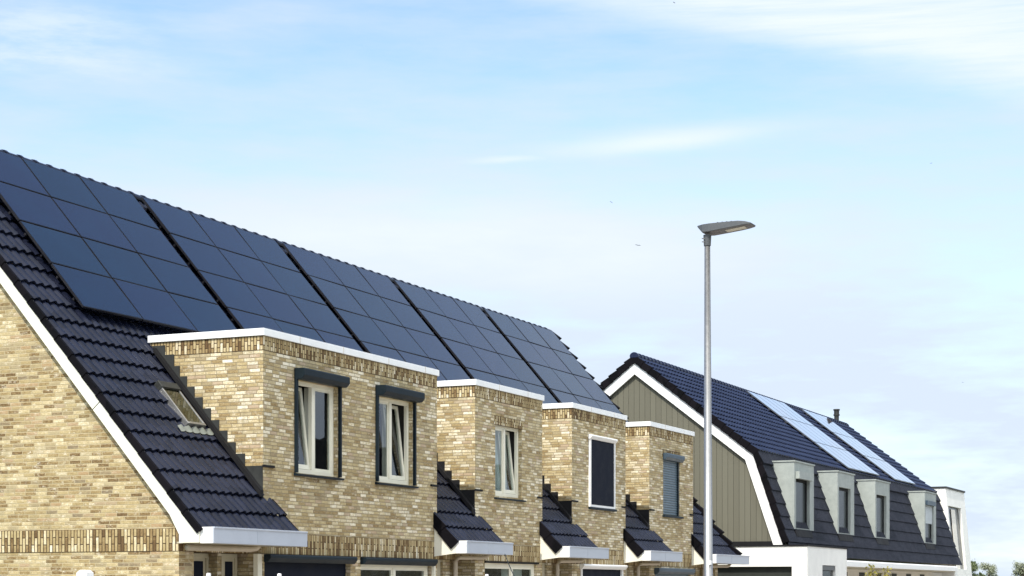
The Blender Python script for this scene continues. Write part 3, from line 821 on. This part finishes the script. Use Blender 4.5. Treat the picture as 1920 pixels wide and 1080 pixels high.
# ------------------------------------------------------------------ solar arrays on the row
PW, PH = 1.70, 1.0476
ARL = ['solar array nearest the left edge, beside the bare tiles above the roof window',
       'solar array above the widest brick dormer, second from the left',
       'solar array in the middle of the row, third from the left',
       'solar array fourth from the left, above the tilted cream window',
       'solar array at the right end of the long tiled roof, by its verge']
for i in range(5):
    ox = 5.4*i+.15; PW = 1.70 if i < 4 else 1.655
    e = empty('solar_array', rp(ox+2.55, 2.4, .1)); tag(e, ARL[i], 'solar panels', 'black solar arrays on the brick row')
    rl = MB()
    for j in range(4):
        for q in (.25, .75):
            s = .25+(j+q)*PH
            rl.hexa([rp(ox+.02,s+.02,.05),rp(ox+5.08,s+.02,.05),rp(ox+5.08,s-.02,.05),rp(ox+.02,s-.02,.05),rp(ox+.02,s+.02,.095),rp(ox+5.08,s+.02,.095),rp(ox+5.08,s-.02,.095),rp(ox+.02,s-.02,.095)])
    rl.build('mounting_rail', M['pframe'], e)
    for j in range(4):
        for c in range(3):
            a = ox+c*PW+.012; b = ox+(c+1)*PW-.012; sa = .25+j*PH+.012; sb = .25+(j+1)*PH-.012
            t0 = [random.uniform(-.006,.006) for _ in range(4)]
            mb = MB()
            mb.m = 1
            mb.hexa([rp(a,sb,.115),rp(b,sb,.115),rp(b,sa,.115),rp(a,sa,.115),rp(a,sb,.155+t0[0]),rp(b,sb,.155+t0[1]),rp(b,sa,.155+t0[2]),rp(a,sa,.155+t0[3])])
            mb.m = 0; q = .014; k = .003
            mb.quad(rp(a+q,sb-q,.155+t0[0]+k),rp(b-q,sb-q,.155+t0[1]+k),rp(b-q,sa+q,.155+t0[2]+k),rp(a+q,sa+q,.155+t0[3]+k))
            mb.build('solar_panel', [M['panel'], M['pframe']], e, norm=False)
    if i < 4:
        cb = MB(); xg = ox+5.1+.12
        cb.tube([rp(xg+.02*math.sin(k*1.7), .35+k*.35, .06+.02*math.cos(k*2.3)) for k in range(12)], .014, 6); cb.tube([rp(xg+.07+.015*math.sin(k*1.2), .9+k*.35, .06) for k in range(10)], .011, 6)
        cb.build('cable', M['cable'], e)

# ------------------------------------------------------------------ the gambrel house behind
XF0, XF1 = 31.25, 59.6
FH = empty('gambrel_house', (45, 2, 0)); tag(FH, 'long dark roofed gambrel house with olive boarded gable and four zinc dormers', 'house')
YF, ZF = 4.31, 9.29; TU = math.atan2(3.24, 4.18); LU = math.hypot(3.24, 4.18)
KY, KZ = .13, 6.05
EY, EZ = -1.0, 2.72
TL = math.atan2(KZ-EZ, KY-EY); LL = math.hypot(KZ-EZ, KY-EY)
def fu(x, s, h=0.): return (x, YF - s*math.cos(TU) - h*math.sin(TU), ZF - s*math.sin(TU) + h*math.cos(TU))
def fub(x, s, h=0.): return (x, YF + s*math.cos(TU) + h*math.sin(TU), ZF - s*math.sin(TU) + h*math.cos(TU))
def fl(x, s, h=0.): return (x, KY - s*math.cos(TL) - h*math.sin(TL), KZ - s*math.sin(TL) + h*math.cos(TL))
def flb(x, s, h=0.): return (x, 2*YF-KY + s*math.cos(TL) + h*math.sin(TL), KZ - s*math.sin(TL) + h*math.cos(TL))
mb = MB()
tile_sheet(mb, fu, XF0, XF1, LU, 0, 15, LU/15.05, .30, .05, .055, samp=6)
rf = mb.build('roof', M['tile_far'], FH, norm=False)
mb = MB(); tile_sheet(mb, fl, XF0, XF1, LL, 0, 8, LL/8., .16, .026, .045, samp=6, lip=.04); mb.build('mansard_tiles', M['tile_flat'], rf, norm=False)
mb = MB(); tile_sheet(mb, fub, XF0, XF1, LU, 0, 15, LU/15.05, .60, .035, .035, samp=3); tile_sheet(mb, flb, XF0, XF1, LL, 0, 8, LL/8., .6, .01, .03, samp=2); mb.build('rear_tiles', M['tile_far'], rf, norm=False)
mb = MB(); mb.quad(fu(XF0+.03,0,-.05),fu(XF1-.03,0,-.05),fu(XF1-.03,LU,-.05),fu(XF0+.03,LU,-.05)); mb.quad(fl(XF0+.03,0,-.05),fl(XF1-.03,0,-.05),fl(XF1-.03,LL,-.05),fl(XF0+.03,LL,-.05)); mb.quad(fub(XF0+.03,0,-.05),fub(XF1-.03,0,-.05),fub(XF1-.03,LU,-.05),fub(XF0+.03,LU,-.05)); mb.quad(flb(XF0+.03,0,-.05),flb(XF1-.03,0,-.05),flb(XF1-.03,LL,-.05),flb(XF0+.03,LL,-.05))
mb.build('roof_boarding', M['leadblack'], rf, norm=False)
mb = MB(); ridge_caps(mb, XF0, XF1, YF, ZF+.03, .11, .36); mb.build('ridge_tiles', M['tile_far'], rf, norm=False)
mb = MB(); verge(mb, fu, XF0-.02, LU, 0, 15, LU/15.05, drop=.16); verge(mb, fl, XF0-.02, LL, 1, 8, LL/8., drop=.14); verge(mb, fub, XF0-.02, LU, 0, 15, LU/15.05, drop=.16); mb.build('verge_tiles', M['tile_side'], rf)
mb = MB(); verge(mb, fu, XF1+.02, LU, 0, 15, LU/15.05, drop=.16, side=1); mb.build('verge_tiles', M['tile_side'], rf)
# ribbed skirt at the break of the roof
mb = MB(); tile_sheet(mb, fl, XF0, XF1, .42, 0, 1, .46, .20, .035, .08, samp=7); mb.build('break_tiles', M['tile_flat'], rf, norm=False)
# gable
def fprof(y, d=.0):
    yy = YF-abs(y-YF)
    if yy >= KY: return KZ+(yy-KY)*(ZF-KZ)/(YF-KY)
    return EZ+(yy-EY)*(KZ-EZ)/(KY-EY)
def off(dn):
    """outline shifted inwards by dn, front eave to rear eave"""
    nu = (-math.sin(TU), math.cos(TU)); nl = (-math.sin(TL), math.cos(TL))
    e = (EY - nl[0]*dn, EZ - nl[1]*dn)
    # intersection of shifted lower and upper lines
    k_ = dn*math.tan((TL-TU)/2)
    kx = KY - nl[0]*dn + math.cos(TL)*(-k_); kz = KZ - nl[1]*dn - math.sin(TL)*k_
    a = (YF, ZF - dn/math.cos(TU))
    return [e, (kx,kz), a, (2*YF-kx,kz), (2*YF-e[0], e[1])]
p0 = off(.25); mb = MB(); mb.prism_x([(p0[0][0],0)] + p0 + [(p0[-1][0],0)], XF0+.15, XF0+.35); mb.build('boarded_gable', M['boards'], FH)
mb = MB(); mb.prism_x([(p0[0][0],0)] + p0 + [(p0[-1][0],0)], XF1-.3, XF1-.1); mb.build('end_wall', M['stucco2'], FH)
po, pi_ = off(.16), off(.46)
mb = MB()
for k in range(4):
    g_ = .002
    mb.prism_x([po[k], po[k+1], pi_[k+1], pi_[k]], XF0+.03-.001*k, XF0+.11)
bb = mb.build('barge_board', M['white'], FH)
po2 = off(.10)
mb = MB()
for k in range(4): mb.prism_x([po2[k], po2[k+1], po[k+1], po[k]], XF0+.02, XF0+.16)
mb.build('verge_soffit', M['leadblack'], FH)
# dormers
def far_dormer(x0, x1, kind):
    yf, zb, zt = -.78, 3.57, 5.75
    def sl(z): return EY+(z-EZ)*(KY-EY)/(KZ-EZ)
    yt = sl(zt)+.12
    cheek = [(yf,zb),(yf,zt),(yt,zt),(sl(zb)+.02,zb)]
    mb = MB()
    mb.prism_x(cheek, x0, x0+.06); mb.prism_x(cheek, x1-.06, x1)
    wx0, wx1, wz0, wz1 = x0+.20, x1-.52, zb+.10, zt-.52
    front_wall(mb, x0+.06, x1-.06, zb, zt, [(wx0,wx1,zb,wz1)], yf+.003, .22)
    d = mb.build('dormer', M['zinc'], FH, norm=False)
    mb = MB(); mb.box(x0-.03,x1+.03,yf-.035,yt,zt,zt+.045); mb.build('dormer_roof', M['zinc'], d)
    # edge flashing along the cheek
    mb = MB(); mb.prism_x([(yt,zt),(yt+.04,zt),(sl(zb)+.05,zb-.06),(sl(zb)-.02,zb-.06)], x0-.03, x0-.002); mb.build('cheek_flashing', M['zinc'], d)
    mb = MB(); y = yf+.10
    mb.box(wx0,wx0+.10,y,y+.08,wz0-.06,wz1); mb.box(wx1-.10,wx1,y,y+.08,wz0-.06,wz1); mb.box(wx0+.10,wx1-.10,y,y+.08,wz1-.1,wz1); mb.box(wx0+.10,wx1-.10,y,y+.08,wz0-.06,wz0+.03)
    w = mb.build('window', M['leadblack'], d)
    mb = MB(); xm = wx0+(wx1-wx0)*.5; mb.box(xm-.09,xm-.02,y+.03,y+.07,wz0+.031,wz1-.101); mb.box(xm+.05,xm+.16,y+.10,y+.11,wz0+.031,wz1-.101); mb.build('curtain', M['curtain'], w)
    mb = MB(); mb.box(wx0+.101,wx1-.101,y+.02,y+.026,wz0+.031,wz1-.101); mb.build('pane', M['farglass'], w)
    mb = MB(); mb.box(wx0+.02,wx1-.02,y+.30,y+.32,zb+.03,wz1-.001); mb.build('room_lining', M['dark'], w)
    mb = MB(); mb.box(wx0+.005,wx1-.005,yf+.01,y-.002,wz0-.095,wz0-.062); mb.build('sill', M['zinc'], w)
    if kind == 'box':
        mb = MB(); mb.box(wx0-.05,wx1+.05,yf-.13,yf-.001,wz1-.02,wz1+.22); mb.build('roller_shutter', M['zinc'], d)
    if kind == 'blind':
        mb = MB(); mb.box(wx0-.03,wx1+.03,yf-.09,yf-.001,wz1-.02,wz1+.16); mb.build('roller_shutter', M['anth2'], d)
        mb = MB(); mb.box(wx0+.02,wx1-.02,y-.04,y-.02,wz1-.80,wz1-.02); mb.build('blind', M['blind'], w)
    # black plate standing in for the shade under the dormer
    mb = MB(); mb.prism_x([(-.775,3.565),(-.6,3.565),(-.6,3.33),(-.85,3.33)], x0+.1, x1-.3); mb.build('apron_or_shade_strip', M['leadblack'], d)
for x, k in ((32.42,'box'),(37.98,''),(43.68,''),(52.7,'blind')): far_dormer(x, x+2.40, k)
# eaves and ground floor
mb = MB(); mb.prism_x([(-1.32,2.40),(-.9,2.40),(-.9,2.62),(-1.28,2.62),(-1.32,2.58)], 36.4, 57.2); mb.build('gutter', M['white'], FH, bevel=.01)
mb = MB(); mb.box(36.4,57.0,-1.25,-.2,2.36,2.399); mb.build('soffit', M['beige'], FH)
mb = MB(); mb.box(31.6,59.4,-.2,.0,0,2.36); mb.build('ground_floor_wall', M['stucco2'], FH)
for k in range(7):
    xx = 38.+2.75*k
    mb = MB(); mb.box(xx,xx+.9,-.215,-.202,.3,2.25); mb.build('window', M['wood'], FH)
# white extension with open carport mouth
EXT = (31.20, 36.25, -1.54, 8.0)
mb = MB(); x0,x1,y0,y1 = EXT
front_wall(mb, x0, x1, 0, 2.98, [(33.05,34.75,.6,2.40)], y0, .18)
# left side with carport opening
for a,b,c,d in ((y0,-1.04,0,2.98),(-1.04,6.5,2.34,2.98),(6.5,y1,0,2.98)): mb.quad((x0,a,c),(x0,a,d),(x0,b,d),(x0,b,c))
mb.quad((x0,-1.04,0),(x0,-1.04,2.34),(x0+.15,-1.04,2.34),(x0+.15,-1.04,0)); mb.quad((x0,-1.04,2.34),(x0,6.5,2.34),(x0+.15,6.5,2.34),(x0+.15,-1.04,2.34))
mb.quad((x1,y0,0),(x1,y0,2.98),(x1,-.3,2.98),(x1,-.3,0))
ex = mb.build('extension', M['stucco'], FH, norm=False)
mb = MB(); mb.box(31.34,31.395,-.75,8.4,3.031,3.15); mb.build('gable_flashing', M['leadblack'], FH)
mb = MB(); mb.box(x0-.03,x1+.03,y0-.03,-.45,2.98,3.03); mb.box(x0-.03,x0+.5,-.45,y1,2.98,3.03); mb.build('roof_edge', M['leadblack'], ex)
mb = MB(); mb.box(x0+.15,x0+.19,-1.2,6.7,0,2.34); mb.build('carport_lining', M['wood'], ex)
mb = MB(); mb.box(33.06,34.74,y0+.1,y0+.16,.61,2.39); w = mb.build('window', M['anth'], ex)
mb = MB(); mb.box(33.16,34.64,y0+.09,y0+.098,.7,2.22); mb.build('pane', M['farglass'], w)
mb = MB(); mb.box(33.06,34.74,y0+.02,y0+.098,2.24,2.385); mb.build('roller_shutter', M['lampgrey'], w)
# stucco tower at the far end, its front leaning back with the roof
TX0, TX1 = 59.9, 64.5
def ty(z): return -.24 - (6.3-z)*.095
mb = MB()
mb.quad((TX0,ty(0),0),(TX0,ty(6.28),6.28),(TX0,2.2,6.28),(TX0,2.2,0)); mb.quad((TX1,ty(0),0),(TX1,2.2,0),(TX1,2.2,6.28),(TX1,ty(6.28),6.28))
mb.quad((TX0,ty(6.28),6.28),(TX1,ty(6.28),6.28),(TX1,2.2,6.28),(TX0,2.2,6.28)); mb.quad((TX0,2.2,0),(TX0,2.2,6.28),(TX1,2.2,6.28),(TX1,2.2,0))
hx0,hx1,hz0,hz1 = 60.15,63.25,2.55,5.48
for a,b,c,d in ((TX0,hx0,0,6.28),(hx1,TX1,0,6.28),(hx0,hx1,hz1,6.28),(hx0,hx1,0,hz0)): mb.quad((a,ty(c),c),(b,ty(c),c),(b,ty(d),d),(a,ty(d),d))
for xx in (hx0,hx1): mb.quad((xx,ty(hz0),hz0),(xx,ty(hz1),hz1),(xx,ty(hz1)+.3,hz1),(xx,ty(hz0)+.3,hz0))
mb.quad((hx0,ty(hz1),hz1),(hx1,ty(hz1),hz1),(hx1,ty(hz1)+.3,hz1),(hx0,ty(hz1)+.3,hz1)); mb.quad((hx0,ty(hz0),hz0),(hx1,ty(hz0),hz0),(hx1,ty(hz0)+.3,hz0),(hx0,ty(hz0)+.3,hz0))
tw = mb.build('stucco_tower', M['stucco'], FH, norm=False)
mb = MB(); mb.box(TX0-.04,TX1+.04,ty(6.28)-.05,2.25,6.28,6.36); mb.build('roof_edge', M['lead'], tw)
def lean(mb, xa, xb, za, zb, o, th=.04):
    mb.hexa([(xa,ty(za)+o,za),(xb,ty(za)+o,za),(xb,ty(za)+o+th,za),(xa,ty(za)+o+th,za),(xa,ty(zb)+o,zb),(xb,ty(zb)+o,zb),(xb,ty(zb)+o+th,zb),(xa,ty(zb)+o+th,zb)])
mb = MB(); lean(mb,hx0+.002,hx1-.002,hz0+.002,hz1-.002,.16); w = mb.build('window', M['wood'], tw)
mb = MB(); lean(mb,61.25,62.2,hz0+.01,hz1-.12,.09,.02); mb.build('curtain', M['stucco2'], w)
mb = MB(); lean(mb,hx0+.003,hx1-.003,hz0+.003,hz1-.003,.13,.008); mb.build('pane', M['farglass'], w)
# chimney pipe
mb = MB(); mb.tube([(57.7,4.31,9.1),(57.7,4.31,9.62),(57.7,4.31,9.621),(57.7,4.31,9.68),(57.7,4.31,9.681),(57.7,4.31,9.86)], [.11,.11,.145,.145,.12,.12], 14)
mb.tube([(57.7,4.31,9.86),(57.7,4.31,9.92)], [.15,.15], 14); mb.build('flue_pipe', M['lead'], rf, smooth=False)
# far arrays
for lab, x0, ncol, top in (('silvery solar array of three rows on the gambrel roof, nearer to the olive gable', 42.95, 5, .18),
                           ('silvery solar array beside the flue pipe, farther one on the gambrel roof', 50.85, 4, .18)):
    e = empty('solar_array', fu(x0+ncol*.5, 2.6, .1)); tag(e, lab, 'solar panels', 'silvery solar arrays on the gambrel roof')
    rl = MB()
    for j in range(6):
        s = top+.35+j*.85
        rl.hexa([fu(x0,s+.02,.05),fu(x0+ncol*1.03,s+.02,.05),fu(x0+ncol*1.03,s-.02,.05),fu(x0,s-.02,.05),fu(x0,s+.02,.125),fu(x0+ncol*1.03,s+.02,.125),fu(x0+ncol*1.03,s-.02,.125),fu(x0,s-.02,.125)])
        rl.hexa([fu(x0-.12,s+.05,.02),fu(x0,s+.05,.02),fu(x0,s-.05,.02),fu(x0-.12,s-.05,.02),fu(x0-.12,s+.05,.12),fu(x0,s+.05,.12),fu(x0,s-.05,.12),fu(x0-.12,s-.05,.12)])
    rl.build('mounting_rail', M['pframe'], e)
    for j in range(3):
        for c in range(ncol):
            a = x0+c*1.03+.02; b = a+.985; sa = top+j*1.69+.012; sb = sa+1.665
            mb = MB(); mb.m = 1
            mb.hexa([fu(a,sb,.125),fu(b,sb,.125),fu(b,sa,.125),fu(a,sa,.125),fu(a,sb,.165),fu(b,sb,.165),fu(b,sa,.165),fu(a,sa,.165)])
            mb.m = 0; q = .016
            mb.quad(fu(a+q,sb-q,.168),fu(b-q,sb-q,.168),fu(b-q,sa+q,.168),fu(a+q,sa+q,.168))
            mb.build('solar_panel', [M['panel_far'], M['pframe_far']], e, norm=False)

# ------------------------------------------------------------------ street lamp
LX, LY = .88, -8.30
lp = empty('street_lamp', (LX, LY, .11)); tag(lp, 'tall slender aluminium street lamp with flat grey head pointing right', 'street lamp')
mb = MB(); mb.tube([(LX+.02,LY-.02,.11),(LX+.02,LY-.02,1.2),(LX+.015,LY-.01,1.21),(LX,LY,6.76)], [.085,.085,.072,.043], 24); mb.build('pole', M['alu'], lp, smooth=True)
mb = MB(); mb.box(LX-.075,LX+.0,LY-.075,LY-.05,2.00,2.06); mb.build('pole_label', M['white'], lp)
mb = MB()
mb.tube([(LX,LY,6.74),(LX,LY,6.90)], [.052,.060], 16); mb.build('head_socket', M['lampgrey'], lp, smooth=False)
mb = MB()
for z in (6.79,6.84): mb.tube([(LX-.05,LY+.02,z),(LX-.085,LY+.055,z)], .008, 6)
mb.build('clamp_screw', M['alu'], lp)
# head: deep keel over the socket, thin blade at the tip; y measured outwards from the pole
secs = [(.15, .07, 7.030, 7.050), (.05, .15, 6.925, 7.052), (-.05, .17, 6.925, 7.055), (-.30, .175, 6.950, 7.058), (-.50, .175, 6.972, 7.058), (-.60, .165, 6.985, 7.045), (-.68, .13, 6.995, 7.025), (-.70, .10, 7.0, 7.012)]
mb = MB(); ring = []
for oy, hw, zb, zt in secs:
    y = LY+oy; b = len(mb.v)
    pts = [(-hw,zb+.01),(-hw*.92,zb),(hw*.92,zb),(hw,zb+.01),(hw*.99,zt-.008),(hw*.8,zt),(-hw*.8,zt),(-hw*.99,zt-.008)]
    mb.v += [(LX+.05+px, y, pz) for px, pz in pts]; ring.append(b)
for b0, b1 in zip(ring, ring[1:]):
    for k in range(8):
        k2 = (k+1) % 8; mb.m = 1 if k == 1 else 0
        mb.f.append((b0+k, b0+k2, b1+k2, b1+k)); mb.mi.append(mb.m)
mb.m = 0
mb.f.append(tuple(ring[0]+k for k in range(8))); mb.mi.append(0); mb.f.append(tuple(ring[-1]+k for k in reversed(range(8)))); mb.mi.append(0)
hd = mb.build('lamp_head', [M['lampgrey'], M['lampdark']], lp)
mb = MB()
for k in range(4): mb.box(LX+.05-.10,LX+.05+.10,LY-.18-.07*k,LY-.165-.07*k,7.05,7.072)
mb.build('cooling_fin', M['lampgrey'], hd)
mb = MB()
def lz(y): return 6.950+(-.30-(y-LY))/.20*.022
a, b = LY-.28, LY-.58
mb.hexa([(LX-.03,a,lz(a)-.004),(LX+.13,a,lz(a)-.004),(LX+.13,b,lz(b)-.004),(LX-.03,b,lz(b)-.004),(LX-.03,a,lz(a)+.004),(LX+.13,a,lz(a)+.004),(LX+.13,b,lz(b)+.004),(LX-.03,b,lz(b)+.004)])
mb.build('lamp_lens', M['lens'], hd)

# ------------------------------------------------------------------ small things in front of the houses
def post(x, y, h, r, label, grp=None):
    e = MB(); e.hexa([(x-r,y-r,.11),(x+r,y-r,.11),(x+r,y+r,.11),(x-r,y+r,.11),(x-r,y-r,h-r*.5),(x+r,y-r,h-r*.5),(x+r,y+r,h-r*.5),(x-r,y+r,h-r*.5)])
    e.hexa([(x-r,y-r,h-r*.5+.001),(x+r,y-r,h-r*.5+.001),(x+r,y+r,h-r*.5+.001),(x-r,y+r,h-r*.5+.001),(x-r*.6,y-r*.6,h),(x+r*.6,y-r*.6,h),(x+r*.6,y+r*.6,h),(x-r*.6,y+r*.6,h)])
    o = e.build('white_post', M['white']); tag(o, label, 'post', grp)
post(-13.53, -8.06, 1.79, .046, 'thick white post with chamfered top standing before the brick gable', 'white posts along the front gardens')
post(-4.73, -3.26, 1.85, .022, 'slim white post in front of the left porch door', 'white posts along the front gardens')
post(-2.63, -3.05, 1.86, .022, 'slim white post in front of the dark garage door', 'white posts along the front gardens')
post(2.22, -4.04, 1.88, .022, 'slim white post in front of the ground floor window under the second porch gutter', 'white posts along the front gardens')
mb = MB(); p0_, p1_ = Vector((9.97,-.80,2.37)), Vector((4.5,-3.6,1.72))
mb.tube([p0_.lerp(p1_, k/10) - Vector((0,0,.05*math.sin(math.pi*k/10))) for k in range(11)], .009, 6)
tag(mb.build('cable', M['anth']), 'thin black cable slanting down from the second porch gutter', 'cable')

# ------------------------------------------------------------------ plants
LEAVES = {'dark': leaf_mat('dark_leaves', (.030,.050,.016), (.065,.095,.03)), 'pale': leaf_mat('pale_leaves', (.20,.22,.14), (.30,.32,.22)),
          'yellow': leaf_mat('yellow_leaves', (.16,.15,.02), (.28,.24,.05)), 'mid': leaf_mat('mid_leaves', (.09,.12,.055), (.16,.19,.09))}
def leaves(mb, fn, n, size, seed):
    rnd = random.Random(seed)
    for _ in range(n):
        c = fn(rnd)
        if c is None: continue
        a = Vector((rnd.gauss(0,1), rnd.gauss(0,1), rnd.gauss(0,1))).normalized(); b = a.cross(Vector((rnd.gauss(0,1), rnd.gauss(0,1), rnd.gauss(0,1)))).normalized()
        s = size*rnd.uniform(.6,1.4)
        mb.quad(c-a*s, c+b*s*.5, c+a*s, c-b*s*.5)
def tree(x, y, h, rad, shape, leaf, label, seed, n=5200, grp=None, size=.075):
    e = empty('tree', (x,y,0)); tag(e, label, 'tree', grp)
    rnd = random.Random(seed)
    mb = MB(); mb.tube([(x,y,-.05),(x+.05,y,h*.3),(x,y+.1,h*.6),(x+.08,y,h*.93)], [.05*h**.6,.04*h**.6,.025*h**.6,.008], 8)
    cl = []
    for k in range(14):
        th = rnd.uniform(0,6.28); z = h*rnd.uniform(.3,.9)
        f = (1-(z/h-.3)/.7) if shape == 'cone' else math.sqrt(max(.05, 1-((z/h-.6)/.42)**2))
        L_ = rad*f*rnd.uniform(.6,1.0)
        tip = Vector((x+math.cos(th)*L_, y+math.sin(th)*L_, z+L_*.45)); 
        mb.tube([(x,y,z-.1),tuple(Vector((x,y,z)).lerp(tip,.5)+Vector((0,0,.1))),tuple(tip)], [.03*h**.5,.02*h**.5,.006], 5)
        cl.append((tip, rad*.38*rnd.uniform(.6,1.2))); cl.append((Vector((x,y,z)).lerp(tip,.55), rad*.4))
    cl.append((Vector((x,y,h*.93)), rad*.25))
    mb.build('trunk', M['bark'], e)
    def fn(r):
        c, q = r.choice(cl)
        v = Vector((r.gauss(0,.5), r.gauss(0,.5), r.gauss(0,.5)))*q
        p = c+v
        return p if .2*h < p.z < h*1.04 else None
    lb = MB(); leaves(lb, fn, n, size, seed+1); lb.build('crown', LEAVES[leaf], e, norm=False)
def dirpt(u, d):
    r = (u-960)/3406.28
    return CAM.x + d*(math.cos(AZ)+r*math.sin(AZ)), CAM.y + d*(math.sin(AZ)-r*math.cos(AZ))
for u, top, d, rad, shp, lf, lab, sd_ in ((1823,1051,190,1.0,'cone','mid','dense pointed green tree just right of the white tower',3),
        (1838,1072,200,.6,'round','mid','small low dark tree between the pointed and the airy tree',4),
        (1854,1057,210,1.05,'round','pale','airy pale rounded tree in the gap right of the tower',5),
        (1918,1054,205,1.1,'round','pale','pale airy tree cut off by the right edge of the picture',6)):
    x, y = dirpt(u, d); tree(x, y, 1.65+(1102.8-top)*d/3406.28, rad, shp, lf, lab, sd_, grp='trees on the horizon')
def bamboo(x, y, h, label, seed, leaf):
    e = empty('garden_shrub', (x,y,0)); tag(e, label, 'shrub', 'shrubs in front of the gambrel house'); rnd = random.Random(seed)
    st = MB(); tips = []
    for k in range(9):
        th = rnd.uniform(0,6.28); r_ = rnd.uniform(.05,.38); hh = h*rnd.uniform(.78,1.0)
        p = [Vector((x,y,0)), Vector((x+math.cos(th)*r_*.4,y+math.sin(th)*r_*.4,hh*.5)), Vector((x+math.cos(th)*r_,y+math.sin(th)*r_,hh))]
        st.tube(p, [.012,.009,.003], 5); tips.append(p)
    st.build('stem', M['bark'], e)
    def fn(r):
        p = r.choice(tips); q = r.uniform(.35,1.0); c = p[1].lerp(p[2], (q-.35)/.65*1.0)
        return c+Vector((r.gauss(0,.06), r.gauss(0,.06), r.gauss(0,.07)))
    lb = MB(); leaves(lb, fn, 420, .055, seed+1); lb.build('foliage', LEAVES[leaf], e, norm=False)
for u, top, d, lab, s_, lf in ((1637,1063,56,'yellowish feathery shrub under the white gutter, left one of two',11,'yellow'),(1664,1059,56.5,'taller yellow-green shrub under the white gutter, right one of two',12,'yellow'),(1651,1071,57,'dark green bush between the two yellowish shrubs',13,'dark')):
    x, y = dirpt(u, d); bamboo(x, y, 1.65+(1102.8-top)*d/3406.28, lab, s_, lf)

# ------------------------------------------------------------------ birds
def bird(u, v, d, span, yaw, bank, label):
    r = (u-960)/3406.28; zc = (1102.8-v)/3406.28
    c = CAM + d*Vector((math.cos(AZ)+r*math.sin(AZ), math.sin(AZ)-r*math.cos(AZ), zc))
    e = empty('bird', c); tag(e, label, 'bird', 'birds high in the sky')
    m = Matrix.Rotation(yaw,3,'Z') @ Matrix.Rotation(bank,3,'X')
    mb = MB()
    prof = [(-.24,.004),(-.16,.03),(-.04,.05),(.08,.045),(.15,.03),(.19,.028),(.23,.004)]
    k = span
    mb.tube([c + m @ Vector((px*k,0,0)) for px,_ in prof], [max(.003,q*k) for _,q in prof], 8)
    mb.quad(*[c + m @ (Vector(p)*k) for p in ((-.2,.015,0),(-.34,.06,0),(-.34,-.06,0),(-.2,-.015,0))])
    for s_ in (-1,1):
        pts = [(.10,0,.02),(.14,.22*s_,.10),(.04,.5*s_,.04),(-.02,.36*s_,.06),(-.07,.2*s_,.08),(-.09,0,.02)]
        up_ = [c + m @ (Vector(p)*k) for p in pts]; dn_ = [q - m @ Vector((0,0,.012*k)) for q in up_]
        mb.quad(*up_); mb.quad(*dn_[::-1])
        for q in range(6): mb.quad(up_[q], up_[(q+1)%6], dn_[(q+1)%6], dn_[q])
    mb.build('body', M['bird'], e)
for u, v, sp, yw, bk, lab in ((1146,379,.22,.6,.5,'dark bird left of the lamp head, higher of the two near it'),
        (1196,460,.38,.3,.15,'widest-winged dark bird gliding just left of the lamp head'),
        (1264,5,.22,1.2,.3,'tiny dark bird at the top edge before the white cirrus'),
        (1746,306,.2,.9,-.3,'tiny bird in the open blue high above the white tower'),
        (1805,717,.16,.4,.2,'faintest bird low above the white tower roof')):
    bird(u, v, 110, sp*1.0, yw, bk, lab)

# ------------------------------------------------------------------ house row across the street (mirrored in the window panes)
OH = empty('house_row', (55, -31, 0)); tag(OH, 'dark roofed house row across the street, seen only as reflection in the window panes', 'houses')
mb = MB(); mb.box(20,95,-35,-27,0,4.6); mb.build('wall', M['brick'], OH)
mb = MB(); mb.prism_x([(-26.6,4.5),(-31,9.4),(-35.4,4.5)], 19.7, 95.3); rf2 = mb.build('roof', M['tile_side'], OH)
for k in range(6):
    mb = MB(); mb.box(26+12*k,27+12*k,-31.6,-30.9,8.6,10.5); mb.build('chimney', M['brick'], rf2)
